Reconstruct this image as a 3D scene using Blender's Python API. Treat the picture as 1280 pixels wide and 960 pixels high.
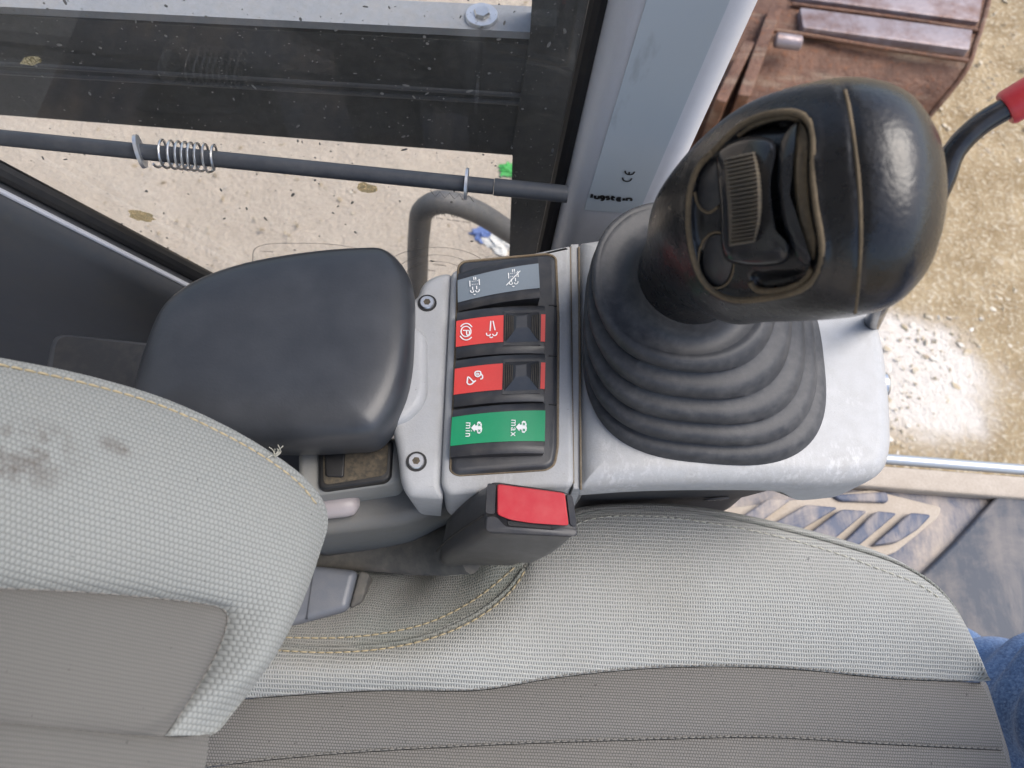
import bpy, bmesh, math, random
import numpy as np
from mathutils import Vector, Matrix
from mathutils.bvhtree import BVHTree

for o in list(bpy.data.objects):
    bpy.data.objects.remove(o)
random.seed(7)
rng = np.random.default_rng(7)
scene = bpy.context.scene
col = scene.collection
R_ = math.radians

# ------------------------------------------------------------------ camera
PITCH, ROLL, CAM_Z, FPX = R_(24), R_(4.6), 0.42, 960.0
_U0 = np.array([0, math.cos(PITCH), math.sin(PITCH)])
_X = np.array([1.0, 0, 0])
CF = np.array([0, math.sin(PITCH), -math.cos(PITCH)])
CR = math.cos(ROLL) * _X + math.sin(ROLL) * _U0
CU = -math.sin(ROLL) * _X + math.cos(ROLL) * _U0
CO = np.array([0, 0, CAM_Z])
cam = bpy.data.cameras.new('camera')
cam_o = bpy.data.objects.new('camera', cam)
col.objects.link(cam_o)
cam_o.matrix_world = Matrix(((CR[0], CU[0], -CF[0], CO[0]), (CR[1], CU[1], -CF[1], CO[1]),
                             (CR[2], CU[2], -CF[2], CO[2]), (0, 0, 0, 1)))
cam.sensor_width = 36
cam.lens = 36 * FPX / 1280
cam.clip_start = 0.01
cam.clip_end = 500
cam.dof.use_dof = True
cam.dof.focus_distance = 0.48
cam.dof.aperture_fstop = 13
scene.camera = cam_o

# ------------------------------------------------------------------ light
world = bpy.data.worlds.new('World')
scene.world = world
world.use_nodes = True
wn = world.node_tree
sky = wn.nodes.new('ShaderNodeTexSky')
sky.sky_type = 'NISHITA'
sky.sun_disc = False
SUN_EL, SUN_AZ = R_(60), R_(78)       # azimuth measured from +Y towards +X
sky.sun_elevation = SUN_EL
sky.sun_rotation = SUN_AZ
sky.air_density = 1.0
sky.dust_density = 3.0
sky.ozone_density = 0.6
wn.links.new(sky.outputs[0], wn.nodes['Background'].inputs[0])
wn.nodes['Background'].inputs[1].default_value = 0.15
sun = bpy.data.lights.new('sun', 'SUN')
sun.energy = 1.3
sun.angle = R_(40)
sun.color = (1, 0.98, 0.94)
sun_o = bpy.data.objects.new('sun', sun)
col.objects.link(sun_o)
sd = Vector((math.cos(SUN_EL) * math.sin(SUN_AZ), math.cos(SUN_EL) * math.cos(SUN_AZ), math.sin(SUN_EL)))
sun_o.rotation_euler = sd.to_track_quat('Z', 'Y').to_euler()
scene.view_settings.view_transform = 'Standard'
scene.view_settings.look = 'None'
scene.view_settings.gamma = 1
scene.view_settings.use_curve_mapping = False
scene.view_settings.exposure = 0.92

# ------------------------------------------------------------------ geometry helpers
def ray(px, py):
    return CF + (px - 640) / FPX * CR + (480 - py) / FPX * CU
def P(px, py, z):                       # sight line meets a level plane
    d = ray(px, py); t = (z - CO[2]) / d[2]
    return CO + d * t
def PT(px, py, t):                      # at a depth
    return CO + ray(px, py) * t
def PY(px, py, y, m=0.0):               # meets the upright plane y = Y + m*x
    d = ray(px, py)
    t = y / (d[1] - m * d[0])
    return CO + d * t
def proj(v):
    w = np.asarray(v) - CO
    t = w @ CF
    return 640 + FPX * (w @ CR) / t, 480 - FPX * (w @ CU) / t

def crom(pts, n, closed=False):
    """Catmull-Rom through pts, n samples even in arc length"""
    p = np.asarray(pts, float)
    if closed:
        q = np.vstack([p[-1], p, p[0], p[1]]); segs = len(p)
    else:
        q = np.vstack([2 * p[0] - p[1], p, 2 * p[-1] - p[-2]]); segs = len(p) - 1
    out = []
    m = 24
    for i in range(segs):
        p0, p1, p2, p3 = q[i], q[i + 1], q[i + 2], q[i + 3]
        d1 = max(np.linalg.norm(p1 - p0), 1e-9) ** .5; d2 = max(np.linalg.norm(p2 - p1), 1e-9) ** .5; d3 = max(np.linalg.norm(p3 - p2), 1e-9) ** .5
        m1 = (p1 - p0) / d1 - (p2 - p0) / (d1 + d2) + (p2 - p1) / d2
        m2 = (p2 - p1) / d2 - (p3 - p1) / (d2 + d3) + (p3 - p2) / d3
        m1 = m1 * d2; m2 = m2 * d2
        for k in range(m):
            t = k / m
            out.append((2*t**3-3*t*t+1)*p1 + (t**3-2*t*t+t)*m1 + (-2*t**3+3*t*t)*p2 + (t**3-t*t)*m2)
    out.append(q[segs + 1] if not closed else p[0])
    out = np.array(out)
    return resample(out, n, closed)
def resample(out, n, closed=False):
    out = np.asarray(out, float)
    s = np.concatenate([[0], np.cumsum(np.linalg.norm(np.diff(out, axis=0), axis=1))])
    tt = np.linspace(0, s[-1], n + 1)[:-1] if closed else np.linspace(0, s[-1], n)
    return np.stack([np.interp(tt, s, out[:, k]) for k in range(out.shape[1])], 1)
def rpoly(pts, r, seg=5):
    """polygon with rounded corners; r scalar or list"""
    p = np.asarray(pts, float); n = len(p); out = []
    rs = [r] * n if np.isscalar(r) else r
    for i in range(n):
        a, b, c = p[i - 1], p[i], p[(i + 1) % n]
        la, lc = np.linalg.norm(a - b), np.linalg.norm(c - b)
        d = min(rs[i], la * .48, lc * .48)
        s, e = b + (a - b) / la * d, b + (c - b) / lc * d
        for k in range(seg + 1):
            t = k / seg
            out.append((1 - t) ** 2 * s + 2 * t * (1 - t) * b + t * t * e)
    return np.array(out)
def ccw(p):
    a = np.sum(p[:, 0] * np.roll(p[:, 1], -1) - np.roll(p[:, 0], -1) * p[:, 1])
    return p if a > 0 else p[::-1].copy()
def inset(p, d):
    """shrink a counter-clockwise loop"""
    t1 = p - np.roll(p, 1, 0); t2 = np.roll(p, -1, 0) - p
    t1 /= np.linalg.norm(t1, axis=1)[:, None] + 1e-12; t2 /= np.linalg.norm(t2, axis=1)[:, None] + 1e-12
    n = np.stack([-(t1 + t2)[:, 1], (t1 + t2)[:, 0]], 1)
    n /= np.linalg.norm(n, axis=1)[:, None] + 1e-12
    return p + n * d
def mitre(p, d):
    """offset a counter-clockwise corner polygon inwards by d with mitred corners"""
    out = []
    for i in range(len(p)):
        a, b, c = p[i - 1], p[i], p[(i + 1) % len(p)]
        t1 = (b - a) / np.linalg.norm(b - a); t2 = (c - b) / np.linalg.norm(c - b)
        n1, n2 = np.array([-t1[1], t1[0]]), np.array([-t2[1], t2[0]])
        k = 1 + n1 @ n2
        out.append(b + (n1 + n2) * d / max(k, .35))
    return np.array(out)
def O(pts, z, n=None, closed=True):
    """pixel outline on a level plane -> xy loop"""
    w = np.array([P(x, y, z)[:2] for x, y in pts])
    if n: w = crom(w, n, closed)
    return ccw(w) if closed else w

class MB:
    """collects geometry for one mesh"""
    def __init__(self): self.v = []; self.f = []; self.uv = {}
    def add(self, vs, fs):
        b = len(self.v); self.v += [tuple(map(float, x)) for x in vs]; self.f += [tuple(i + b for i in f) for f in fs]
        return b
    def loft(self, rings, cap0=True, cap1=True, closed=True):
        n = len(rings[0]); vs = [p for r in rings for p in r]; fs = []
        m = n if closed else n - 1
        for k in range(len(rings) - 1):
            for i in range(m):
                j = (i + 1) % n
                fs.append((k*n+i, k*n+j, (k+1)*n+j, (k+1)*n+i))
        if cap0: fs.append(tuple(range(n))[::-1])
        if cap1: fs.append(tuple((len(rings)-1)*n+i for i in range(n)))
        self.add(vs, fs); return self
    def slab(self, o, zt, zb, r=.004, seg=4, taper=0, zf=None, zbf=None, mid=(), rad=None, rseg=5):
        """o: loop, or with rad: corner polygon that is offset first and rounded after"""
        o = np.asarray(o, float); rings = []
        a_ = np.sum(o[:, 0] * np.roll(o[:, 1], -1) - np.roll(o[:, 0], -1) * o[:, 1])
        if rad is not None and not np.isscalar(rad): rad = list(rad)
        if a_ < 0:
            o = o[::-1].copy()
            if isinstance(rad, list): rad = rad[::-1]
        zf = zf or (lambda x, y: 0.0)
        def off(d):
            if rad is None: return inset(o, d)
            q = mitre(o, d); rl = [rad] * len(o) if np.isscalar(rad) else rad
            return rpoly(q, [max(x - d, .0006) for x in rl], rseg)
        def ring(q, z, bottom=False):
            return [(x, y, (zbf(x, y) if (bottom and zbf) else z + zf(x, y))) for x, y in q]
        rings.append(ring(off(-taper), zb, True))
        for ins, z in mid: rings.append(ring(off(ins), z))
        for k in range(seg + 1):
            a = k / seg * math.pi / 2
            rings.append(ring(off(r * (1 - math.cos(a))), zt - r + r * math.sin(a)))
        return self.loft(rings)
    def tube(self, path, r, seg=12, caps=True, flat=1.0, up=(0, 0, 1)):
        p = np.asarray(path, float); n = len(p)
        rr = np.full(n, r) if np.isscalar(r) else np.asarray(r, float)
        t = np.gradient(p, axis=0); t /= np.linalg.norm(t, axis=1)[:, None] + 1e-12
        nrm = np.cross(t[0], np.array(up)); 
        if np.linalg.norm(nrm) < 1e-4: nrm = np.cross(t[0], [1, .3, 0])
        nrm /= np.linalg.norm(nrm); rings = []
        for i in range(n):
            nrm = nrm - t[i] * (nrm @ t[i]); nrm /= np.linalg.norm(nrm)
            b = np.cross(t[i], nrm)
            rings.append([p[i] + rr[i] * (math.cos(a) * nrm + flat * math.sin(a) * b) for a in np.linspace(0, 2*math.pi, seg, endpoint=False)])
        return self.loft(rings, caps, caps)
    def ribbon(self, path, w, nrm):
        p = np.asarray(path, float); n = len(p)
        nn = np.asarray(nrm, float)
        if nn.ndim == 1: nn = np.tile(nn, (n, 1))
        t = np.gradient(p, axis=0); s = np.cross(t, nn); s /= np.linalg.norm(s, axis=1)[:, None] + 1e-12
        vs = []; fs = []
        for i in range(n): vs += [p[i] - s[i] * w / 2, p[i] + s[i] * w / 2]
        for i in range(n - 1): fs.append((2*i, 2*i+1, 2*i+3, 2*i+2))
        self.add(vs, fs); return self
    def box(self, c, sx, sy, sz, rot=None):
        vs = []
        for a in (-1, 1):
            for b in (-1, 1):
                for d in (-1, 1):
                    v = np.array([a*sx/2, b*sy/2, d*sz/2])
                    if rot is not None: v = rot @ v
                    vs.append(np.asarray(c) + v)
        self.add(vs, [(0,1,3,2),(4,6,7,5),(0,4,5,1),(2,3,7,6),(0,2,6,4),(1,5,7,3)]); return self
    def sphere(self, c, rx, ry, rz, nu=20, nv=12, half=False):
        rings = []
        for k in range(1, nv):
            a = math.pi * k / nv * (0.5 if half else 1)
            rings.append([(c[0]+rx*math.sin(a)*math.cos(b), c[1]+ry*math.sin(a)*math.sin(b), c[2]+rz*math.cos(a)) for b in np.linspace(0, 2*math.pi, nu, endpoint=False)])
        return self.loft(rings[::-1])
    def grid(self, g, flip=False):
        g = np.asarray(g); m, n = g.shape[:2]
        fs = []
        for i in range(m - 1):
            for j in range(n - 1):
                f = (i*n+j, i*n+j+1, (i+1)*n+j+1, (i+1)*n+j)
                fs.append(f[::-1] if flip else f)
        self.add(g.reshape(-1, 3), fs); return self
    def build(self, name, mat, parent=None, sharp=35, uvf=None, smooth=True, loc=None, fix=True):
        base = np.array(loc if loc is not None else (0, 0, 0), float)
        if parent is not None:
            q = parent
            base = np.array(q['_base'])
        v = np.array(self.v) - base
        me = bpy.data.meshes.new(name)
        me.from_pydata(v.tolist(), [], self.f)
        me.update()
        if fix:
            bm = bmesh.new(); bm.from_mesh(me)
            bmesh.ops.recalc_face_normals(bm, faces=bm.faces); bm.to_mesh(me); bm.free()
        if smooth:
            me.polygons.foreach_set('use_smooth', [True] * len(me.polygons))
            if sharp: me.set_sharp_from_angle(angle=R_(sharp))
        if uvf:
            l = me.uv_layers.new(name='uv')
            vv = v + base
            uv = np.array([uvf(p) for p in vv])
            idx = np.zeros(len(me.loops), int); me.loops.foreach_get('vertex_index', idx)
            l.data.foreach_set('uv', uv[idx].ravel())
        if mat: me.materials.append(M[mat] if isinstance(mat, str) else mat)
        o = bpy.data.objects.new(name, me); col.objects.link(o)
        if parent is not None: o.parent = parent
        else: o.location = base
        o['_base'] = base.tolist()
        return o
def thing(name, label, cat, base, group=None):
    o = bpy.data.objects.new(name, None); col.objects.link(o)
    o.location = base; o.empty_display_size = .02
    o['_base'] = [float(x) for x in base]; tag(o, label, cat, group)
    return o
def tag(o, label=None, cat=None, group=None, kind=None):
    if label: o['label'] = label
    if cat: o['category'] = cat
    if group: o['group'] = group
    if kind: o['kind'] = kind
    return o
def bvh_of(o):
    b = np.array(o['_base'])
    vs = [tuple(np.array(v.co) + b) for v in o.data.vertices]
    return BVHTree.FromPolygons(vs, [tuple(p.vertices) for p in o.data.polygons])
def onto(bvh, px, py, off=0.0):
    d = ray(px, py); d = d / np.linalg.norm(d)
    h = bvh.ray_cast(Vector(CO), Vector(d))
    if h[0] is None: return None, None
    n = np.array(h[1])
    if n @ d > 0: n = -n
    return np.array(h[0]) + n * off, n
def inpoly(x, y, poly):
    c = False; n = len(poly)
    for i in range(n):
        x1, y1 = poly[i]; x2, y2 = poly[i - 1]
        if (y1 > y) != (y2 > y) and x < (x2 - x1) * (y - y1) / (y2 - y1) + x1: c = not c
    return c
def edist(x, y, poly, closed=True):
    p = np.asarray(poly, float); q = np.roll(p, -1, 0)
    if not closed: p, q = p[:-1], q[:-1]
    d = q - p; w = np.array([x, y]) - p
    t = np.clip((w * d).sum(1) / ((d * d).sum(1) + 1e-12), 0, 1)
    return np.sqrt(((w - t[:, None] * d) ** 2).sum(1).min())
def sstep(a, b, x):
    t = min(max((x - a) / (b - a), 0), 1); return t * t * (3 - 2 * t)

# ------------------------------------------------------------------ materials
M = {}
GZ = -2.2          # level of the ground outside
class NT:
    def __init__(self, name):
        self.m = bpy.data.materials.new(name); self.m.use_nodes = True
        self.t = self.m.node_tree; self.n = self.t.nodes; self.l = self.t.links
        self.b = self.n['Principled BSDF']; self.out = self.n['Material Output']
        M[name] = self.m
    def node(self, ty, **kw):
        x = self.n.new(ty)
        for k, v in kw.items(): setattr(x, k, v)
        return x
    def link(self, a, b): self.l.new(a, b)
    def coord(self, kind='Object'):
        return self.node('ShaderNodeTexCoord').outputs[kind]
    def noise(self, scale, detail=4, rough=.55, vec=None, dist=0, stretch=None):
        x = self.node('ShaderNodeTexNoise')
        x.inputs['Scale'].default_value = scale; x.inputs['Detail'].default_value = detail
        x.inputs['Roughness'].default_value = rough; x.inputs['Distortion'].default_value = dist
        v = vec if vec is not None else self.coord()
        if stretch:
            mp = self.node('ShaderNodeMapping'); mp.inputs['Scale'].default_value = stretch[:3]
            if len(stretch) > 3: mp.inputs['Rotation'].default_value = (0, 0, stretch[3])
            self.link(v, mp.inputs[0]); v = mp.outputs[0]
        self.link(v, x.inputs['Vector']); return x.outputs['Fac']
    def ramp(self, fac, stops, mode='LINEAR'):
        x = self.node('ShaderNodeValToRGB'); e = x.color_ramp.elements
        x.color_ramp.interpolation = mode
        while len(e) < len(stops): e.new(0.5)
        for i, (p, c) in enumerate(stops):
            e[i].position = p; e[i].color = (*c, 1) if len(c) == 3 else c
        self.link(fac, x.inputs[0]); return x.outputs[0]
    def mix(self, fac, a, b, mode='MIX'):
        x = self.node('ShaderNodeMix', data_type='RGBA', blend_type=mode)
        for s, v in ((x.inputs[0], fac), (x.inputs[6], a), (x.inputs[7], b)):
            if hasattr(v, 'is_linked'): self.link(v, s)
            else: s.default_value = v if not isinstance(v, tuple) else (*v, 1)
        return x.outputs[2]
    def math(self, op, a, b=None, c=None):
        x = self.node('ShaderNodeMath', operation=op)
        for i, v in enumerate((a, b, c)):
            if v is None: continue
            if hasattr(v, 'is_linked'): self.link(v, x.inputs[i])
            else: x.inputs[i].default_value = v
        return x.outputs[0]
    def bump(self, h, strength=.3, dist=.001, prev=None):
        x = self.node('ShaderNodeBump'); x.inputs['Strength'].default_value = strength; x.inputs['Distance'].default_value = dist
        self.link(h, x.inputs['Height'])
        if prev is not None: self.link(prev, x.inputs['Normal'])
        return x.outputs[0]
    def set(self, **kw):
        names = dict(color='Base Color', rough='Roughness', metal='Metallic', spec='Specular IOR Level', normal='Normal', coat='Coat Weight', coat_rough='Coat Roughness', sheen='Sheen Weight')
        for k, v in kw.items():
            s = self.b.inputs[names[k]]
            if hasattr(v, 'is_linked'): self.link(v, s)
            else: s.default_value = (*v, 1) if isinstance(v, tuple) else v
        return self

def plastic(name, c, rough=.45, dust=(.35, .31, .25), amount=.25, grain=900, gstr=.15, spec=.5, scale=14, metal=0, rvar=.12):
    """moulded surface: cloudy dust, fine grain, uneven gloss"""
    t = NT(name)
    n1 = t.noise(scale, 6, .65); n2 = t.noise(scale * 9, 4, .6)
    d = t.math('MULTIPLY', n1, n2)
    f = t.ramp(d, [(.18, (0, 0, 0)), (.42, (amount,) * 3)])
    cc = t.mix(f, c, dust)
    fine = t.noise(grain, 2, .5)
    cc = t.mix(t.math('MULTIPLY', fine, .18), cc, tuple(x * 1.5 for x in c))
    r = t.math('ADD', t.math('MULTIPLY', n2, rvar * 2), rough - rvar)
    t.set(color=cc, rough=r, spec=spec, metal=metal, normal=t.bump(fine, gstr, .0006))
    return t
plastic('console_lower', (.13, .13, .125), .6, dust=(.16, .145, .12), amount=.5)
plastic('console_shade', (.23, .23, .22), .55, dust=(.24, .22, .18), amount=.4, grain=1000, gstr=.15)
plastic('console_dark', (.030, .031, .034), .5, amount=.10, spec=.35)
plastic('black_plastic', (.026, .027, .031), .36, amount=.09, gstr=.08)
plastic('gloss_black', (.012, .013, .016), .16, amount=.05, gstr=.02)
plastic('bezel_black', (.036, .038, .044), .36, amount=.08, gstr=.08)
plastic('boot_rubber', (.029, .031, .036), .58, dust=(.19, .185, .18), amount=.30, grain=1400, gstr=.12, scale=22)
plastic('grip_rubber', (.008, .0085, .010), .29, dust=(.06, .055, .045), amount=.10, grain=420, gstr=.35, scale=18)
plastic('grip_dusty', (.10, .075, .045), .8, dust=(.22, .165, .10), amount=.6, gstr=.15, scale=60)
plastic('roller_grey', (.075, .066, .054), .6, dust=(.2, .16, .1), amount=.5, scale=60)
plastic('armrest_black', (.030, .033, .039), .36, dust=(.085, .092, .105), amount=.30, grain=600, gstr=.10, scale=4, rvar=.12)  # bluish clouding paints in a sky sheen along with smudges
plastic('red_plastic', (.46, .028, .038), .35, dust=(.6, .2, .17), amount=.18, gstr=.04)
plastic('red_strip', (.70, .062, .052), .4, dust=(.65, .2, .16), amount=.12, gstr=.04)
plastic('green_strip', (.012, .27, .115), .4, dust=(.1, .35, .2), amount=.15, gstr=.04)
plastic('grey_strip', (.20, .235, .265), .4, dust=(.3, .3, .3), amount=.12, gstr=.04)
plastic('print_white', (.80, .80, .78), .5, amount=.05, gstr=.02)
plastic('print_black', (.012, .012, .014), .5, amount=.03, gstr=.02)
plastic('pillar_paint', (.58, .60, .65), .38, dust=(.4, .4, .42), amount=.15, grain=1500, gstr=.05)
plastic('trim_dark', (.055, .06, .07), .5, dust=(.10, .095, .085), amount=.35, gstr=.1)
plastic('seal_black', (.008, .008, .009), .5, amount=.04)
plastic('rod_paint', (.05, .055, .065), .48, dust=(.13, .13, .13), amount=.35, grain=700, gstr=.2)
plastic('handrail_grey', (.10, .105, .115), .5, amount=.2)
plastic('beam_black', (.022, .025, .026), .5, dust=(.10, .10, .095), amount=.5)
plastic('beam_grey', (.30, .32, .35), .55, dust=(.35, .33, .3), amount=.5)
plastic('lever_pink', (.33, .295, .30), .4, dust=(.3, .28, .25), amount=.2)
plastic('seat_box_grey', (.13, .14, .16), .42, amount=.15)
plastic('sleeve_dark', (.085, .082, .075), .85, amount=.3)
plastic('tray_dirt', (.045, .038, .028), .85, dust=(.16, .125, .08), amount=.8, scale=45)
plastic('mud_beige', (.38, .325, .265), .9, dust=(.50, .44, .37), amount=.7, scale=40, grain=300, gstr=.5)
plastic('alu_bar', (.42, .45, .48), .35, metal=.5, amount=.2)
plastic('speck', (.22, .215, .20), .9, amount=.2)
plastic('litter_blue', (.11, .18, .42), .6, amount=.2)
plastic('litter_white', (.75, .74, .7), .6, amount=.2)
plastic('litter_green', (.06, .42, .09), .5, amount=.1)
plastic('thread', (.36, .30, .19), .9, amount=.2)
plastic('thread_grey', (.17, .165, .15), .9, amount=.2)
plastic('thread_pale', (.42, .41, .35), .9, amount=.2)
plastic('grime', (.17, .13, .085), .95, dust=(.28, .24, .18), amount=.7, scale=90)
plastic('boot_leather', (.05, .035, .025), .6, amount=.4)

t = NT('console_grey')
n1 = t.noise(14, 6, .65); n2 = t.noise(120, 4, .6); fine = t.noise(1100, 2, .5); str_ = t.noise(260, 4, .7, stretch=(1, .5, 1, .6))
c = t.mix(t.ramp(t.math('MULTIPLY', n1, n2), [(.18, (0, 0, 0)), (.42, (.32,) * 3)]), (.36, .367, .375), (.25, .235, .205))
sc_ = t.math('MULTIPLY', t.ramp(n1, [(.48, (0, 0, 0)), (.66, (1, 1, 1))]), t.ramp(str_, [(.50, (0, 0, 0)), (.62, (1, 1, 1))]))
c = t.mix(t.math('MULTIPLY', sc_, .45), c, (.66, .67, .68))
c = t.mix(t.math('MULTIPLY', fine, .22), c, (.60, .60, .60))
c = t.mix(t.ramp(t.noise(420, 3, .6), [(.70, (0, 0, 0)), (.76, (.5,) * 3)]), c, (.16, .145, .12))
t.set(color=c, rough=t.math('ADD', t.math('MULTIPLY', n2, .25), .36), normal=t.bump(fine, .25, .0006))
t = NT('steel'); t.set(color=(.62, .62, .62), metal=.95, rough=t.math('ADD', t.math('MULTIPLY', t.noise(300, 3), .25), .2))
t = NT('zinc'); t.set(color=t.mix(t.noise(120, 3), (.50, .52, .55), (.72, .74, .77)), metal=.8, rough=.38)

# sticker on the pillar: slightly bluer film with smudges
t = NT('sticker_film')
sm = t.ramp(t.noise(38, 5, .6, stretch=(1, .6, .35)), [(.60, (0, 0, 0)), (.78, (.75, .75, .75))])
t.set(color=t.mix(sm, (.46, .52, .57), (.19, .20, .22)), rough=.34, normal=t.bump(t.noise(900, 2), .06, .0005))

# woven fabrics, pattern in metres on the UV map
def fabric(name, dark, light, pu, pv, ridge, dirt, dirt_amt, bstr=.8, style=0, bdist=.0011):
    t = NT(name)
    uv = t.node('ShaderNodeTexCoord').outputs['UV']
    wob = t.node('ShaderNodeMapping'); t.link(uv, wob.inputs[0])
    nz = t.node('ShaderNodeTexNoise'); nz.inputs['Scale'].default_value = 55; nz.inputs['Detail'].default_value = 2
    t.link(uv, nz.inputs['Vector'])
    va = t.node('ShaderNodeVectorMath', operation='MULTIPLY_ADD')
    t.link(nz.outputs['Color'], va.inputs[0]); va.inputs[1].default_value = (pu * .55, pv * .45, 0); t.link(uv, va.inputs[2])
    s = t.node('ShaderNodeSeparateXYZ'); t.link(va.outputs[0], s.inputs[0])
    u = t.math('DIVIDE', s.outputs[0], pu); v = t.math('DIVIDE', s.outputs[1], pv)
    row = t.math('FLOOR', v)
    if style == 0:      # raised cords with short cross threads between
        cord = t.math('POWER', t.math('ABSOLUTE', t.math('COSINE', t.math('MULTIPLY', v, math.pi))), 2.2)
        wn_ = t.node('ShaderNodeTexWhiteNoise', noise_dimensions='1D'); t.link(t.math('ROUND', t.math('ADD', v, .5)), wn_.inputs['W'])
        tick = t.math('ABSOLUTE', t.math('SINE', t.math('MULTIPLY', t.math('ADD', u, wn_.outputs['Value']), math.pi)))
        tick = t.math('POWER', tick, 1.2)
        h = t.math('MAXIMUM', cord, t.math('MULTIPLY', tick, .88))
    else:               # staggered dots
        sh = t.math('MULTIPLY', t.math('MODULO', row, 2.0), .5)
        uu = t.math('ADD', u, sh)
        a = t.math('ABSOLUTE', t.math('SINE', t.math('MULTIPLY', uu, math.pi)))
        b = t.math('ABSOLUTE', t.math('SINE', t.math('MULTIPLY', v, math.pi)))
        h = t.math('POWER', t.math('MULTIPLY', a, b), ridge)
    fuzz = t.noise(1800, 2, .6, vec=uv)
    h2 = t.math('ADD', h, t.math('MULTIPLY', fuzz, .35))
    c = t.mix(t.ramp(h2, [(.18, (0, 0, 0)), (.95, (1, 1, 1))]), dark, light)
    big = t.ramp(t.noise(9, 6, .6, vec=uv), [(.40, (0, 0, 0)), (.75, (dirt_amt,) * 3)])
    c = t.mix(big, c, dirt)
    spots = t.ramp(t.noise(230, 2, .5, vec=uv), [(.725, (0, 0, 0)), (.76, (.55, .55, .55))])
    c = t.mix(spots, c, tuple(x * .35 for x in dark))
    t.set(color=c, rough=.92, spec=.15, sheen=.12, normal=t.bump(h2, bstr, bdist))
    return t, c, uv
fabric('fabric_light', (.19, .195, .185), (.39, .396, .378), .0017, .0027, 1, (.27, .26, .225), .45)
tf, c, uv = fabric('fabric_back', (.165, .174, .168), (.262, .275, .266), .0020, .0023, .6, (.25, .25, .235), .3, style=1, bstr=.45)
# grease stain of its own shape on the backrest bolster
def blob(t, uv, cu, cv, ru, rv, rot=0):
    mp = t.node('ShaderNodeMapping', vector_type='TEXTURE')
    mp.inputs['Location'].default_value = (cu, cv, 0); mp.inputs['Rotation'].default_value = (0, 0, rot); mp.inputs['Scale'].default_value = (ru, rv, 1)
    t.link(uv, mp.inputs[0])
    ln = t.node('ShaderNodeVectorMath', operation='LENGTH'); t.link(mp.outputs[0], ln.inputs[0])
    return t.ramp(ln.outputs['Value'], [(.1, (1, 1, 1)), (1.0, (0, 0, 0))])
M['_back'] = (tf, c, uv)
fabric('fabric_dark', (.048, .047, .044), (.195, .188, .177), .0018, .0018, .55, (.18, .172, .155), .25, style=1, bstr=.6, bdist=.0006)
fabric('fabric_dark_back', (.10, .098, .092), (.145, .141, .133), .0010, .0016, .8, (.12, .116, .108), .4, style=1, bstr=.35, bdist=.0004)
fabric('fabric_gusset', (.12, .119, .108), (.27, .266, .245), .0017, .0024, 1, (.09, .155, .135), .5, bstr=.7)

t = NT('denim')
uvn = t.coord('Object')
w = t.node('ShaderNodeTexWave', wave_type='BANDS', bands_direction='DIAGONAL'); w.inputs['Scale'].default_value = 420; w.inputs['Distortion'].default_value = 3; w.inputs['Detail'].default_value = 2
t.link(uvn, w.inputs[0])
c = t.mix(w.outputs['Fac'], (.05, .11, .25), (.15, .26, .46))
c = t.mix(t.ramp(t.noise(16, 5, .6), [(.35, (0, 0, 0)), (.7, (.6, .6, .6))]), c, (.22, .34, .56))
c = t.mix(t.ramp(t.noise(380, 4, .7), [(.40, (0, 0, 0)), (.62, (.75,) * 3)]), c, (.035, .075, .18))
c = t.mix(t.ramp(t.noise(520, 3, .7, stretch=(1, 1, .4)), [(.55, (0, 0, 0)), (.7, (.6,) * 3)]), c, (.32, .45, .66))
t.set(color=c, rough=.95, spec=.1, sheen=.2, normal=t.bump(w.outputs['Fac'], .35, .0006))

# window glass: clear, mirror-like by angle, with a dusty film
t = NT('window_glass')
tr = t.node('ShaderNodeBsdfTransparent'); tr.inputs[0].default_value = (.95, .94, .92, 1)
gl = t.node('ShaderNodeBsdfGlossy'); gl.inputs['Roughness'].default_value = .015
fr = t.node('ShaderNodeFresnel')
bf = t.node('ShaderNodeNewGeometry').outputs['Backfacing']
t.link(t.math('SUBTRACT', 1.5, t.math('MULTIPLY', bf, 1.5 - 1 / 1.5)), fr.inputs[0])
mx = t.node('ShaderNodeMixShader'); t.link(fr.outputs[0], mx.inputs[0]); t.link(tr.outputs[0], mx.inputs[1]); t.link(gl.outputs[0], mx.inputs[2])
df = t.node('ShaderNodeBsdfDiffuse'); df.inputs[0].default_value = (.42, .41, .38, 1)
n = t.math('MULTIPLY', t.noise(7, 6, .65), t.noise(260, 3, .7))
fac = t.ramp(n, [(.15, (.025,) * 3), (.40, (.11,) * 3), (.5, (.45,) * 3)])
mx2 = t.node('ShaderNodeMixShader'); t.link(fac, mx2.inputs[0]); t.link(mx.outputs[0], mx2.inputs[1]); t.link(df.outputs[0], mx2.inputs[2])
t.link(mx2.outputs[0], t.out.inputs[0])

t = NT('stain')
d1 = t.node('ShaderNodeBsdfDiffuse'); d2 = t.node('ShaderNodeBsdfTranslucent'); ms = t.node('ShaderNodeMixShader'); ms.inputs[0].default_value = .6
cst = t.mix(t.noise(300, 5, .7), (.60, .53, .36), (.85, .80, .64))
t.link(cst, d1.inputs[0]); t.link(cst, d2.inputs[0]); t.link(d1.outputs[0], ms.inputs[1]); t.link(d2.outputs[0], ms.inputs[2]); tp = t.node('ShaderNodeBsdfTransparent'); tp.inputs[0].default_value = (.92, .86, .70, 1); mt_ = t.node('ShaderNodeMixShader')
t.link(t.ramp(t.noise(420, 4, .7), [(.40, (.85,) * 3), (.60, (.35,) * 3)]), mt_.inputs[0]); t.link(ms.outputs[0], mt_.inputs[1]); t.link(tp.outputs[0], mt_.inputs[2]); t.link(mt_.outputs[0], t.out.inputs[0])

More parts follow.
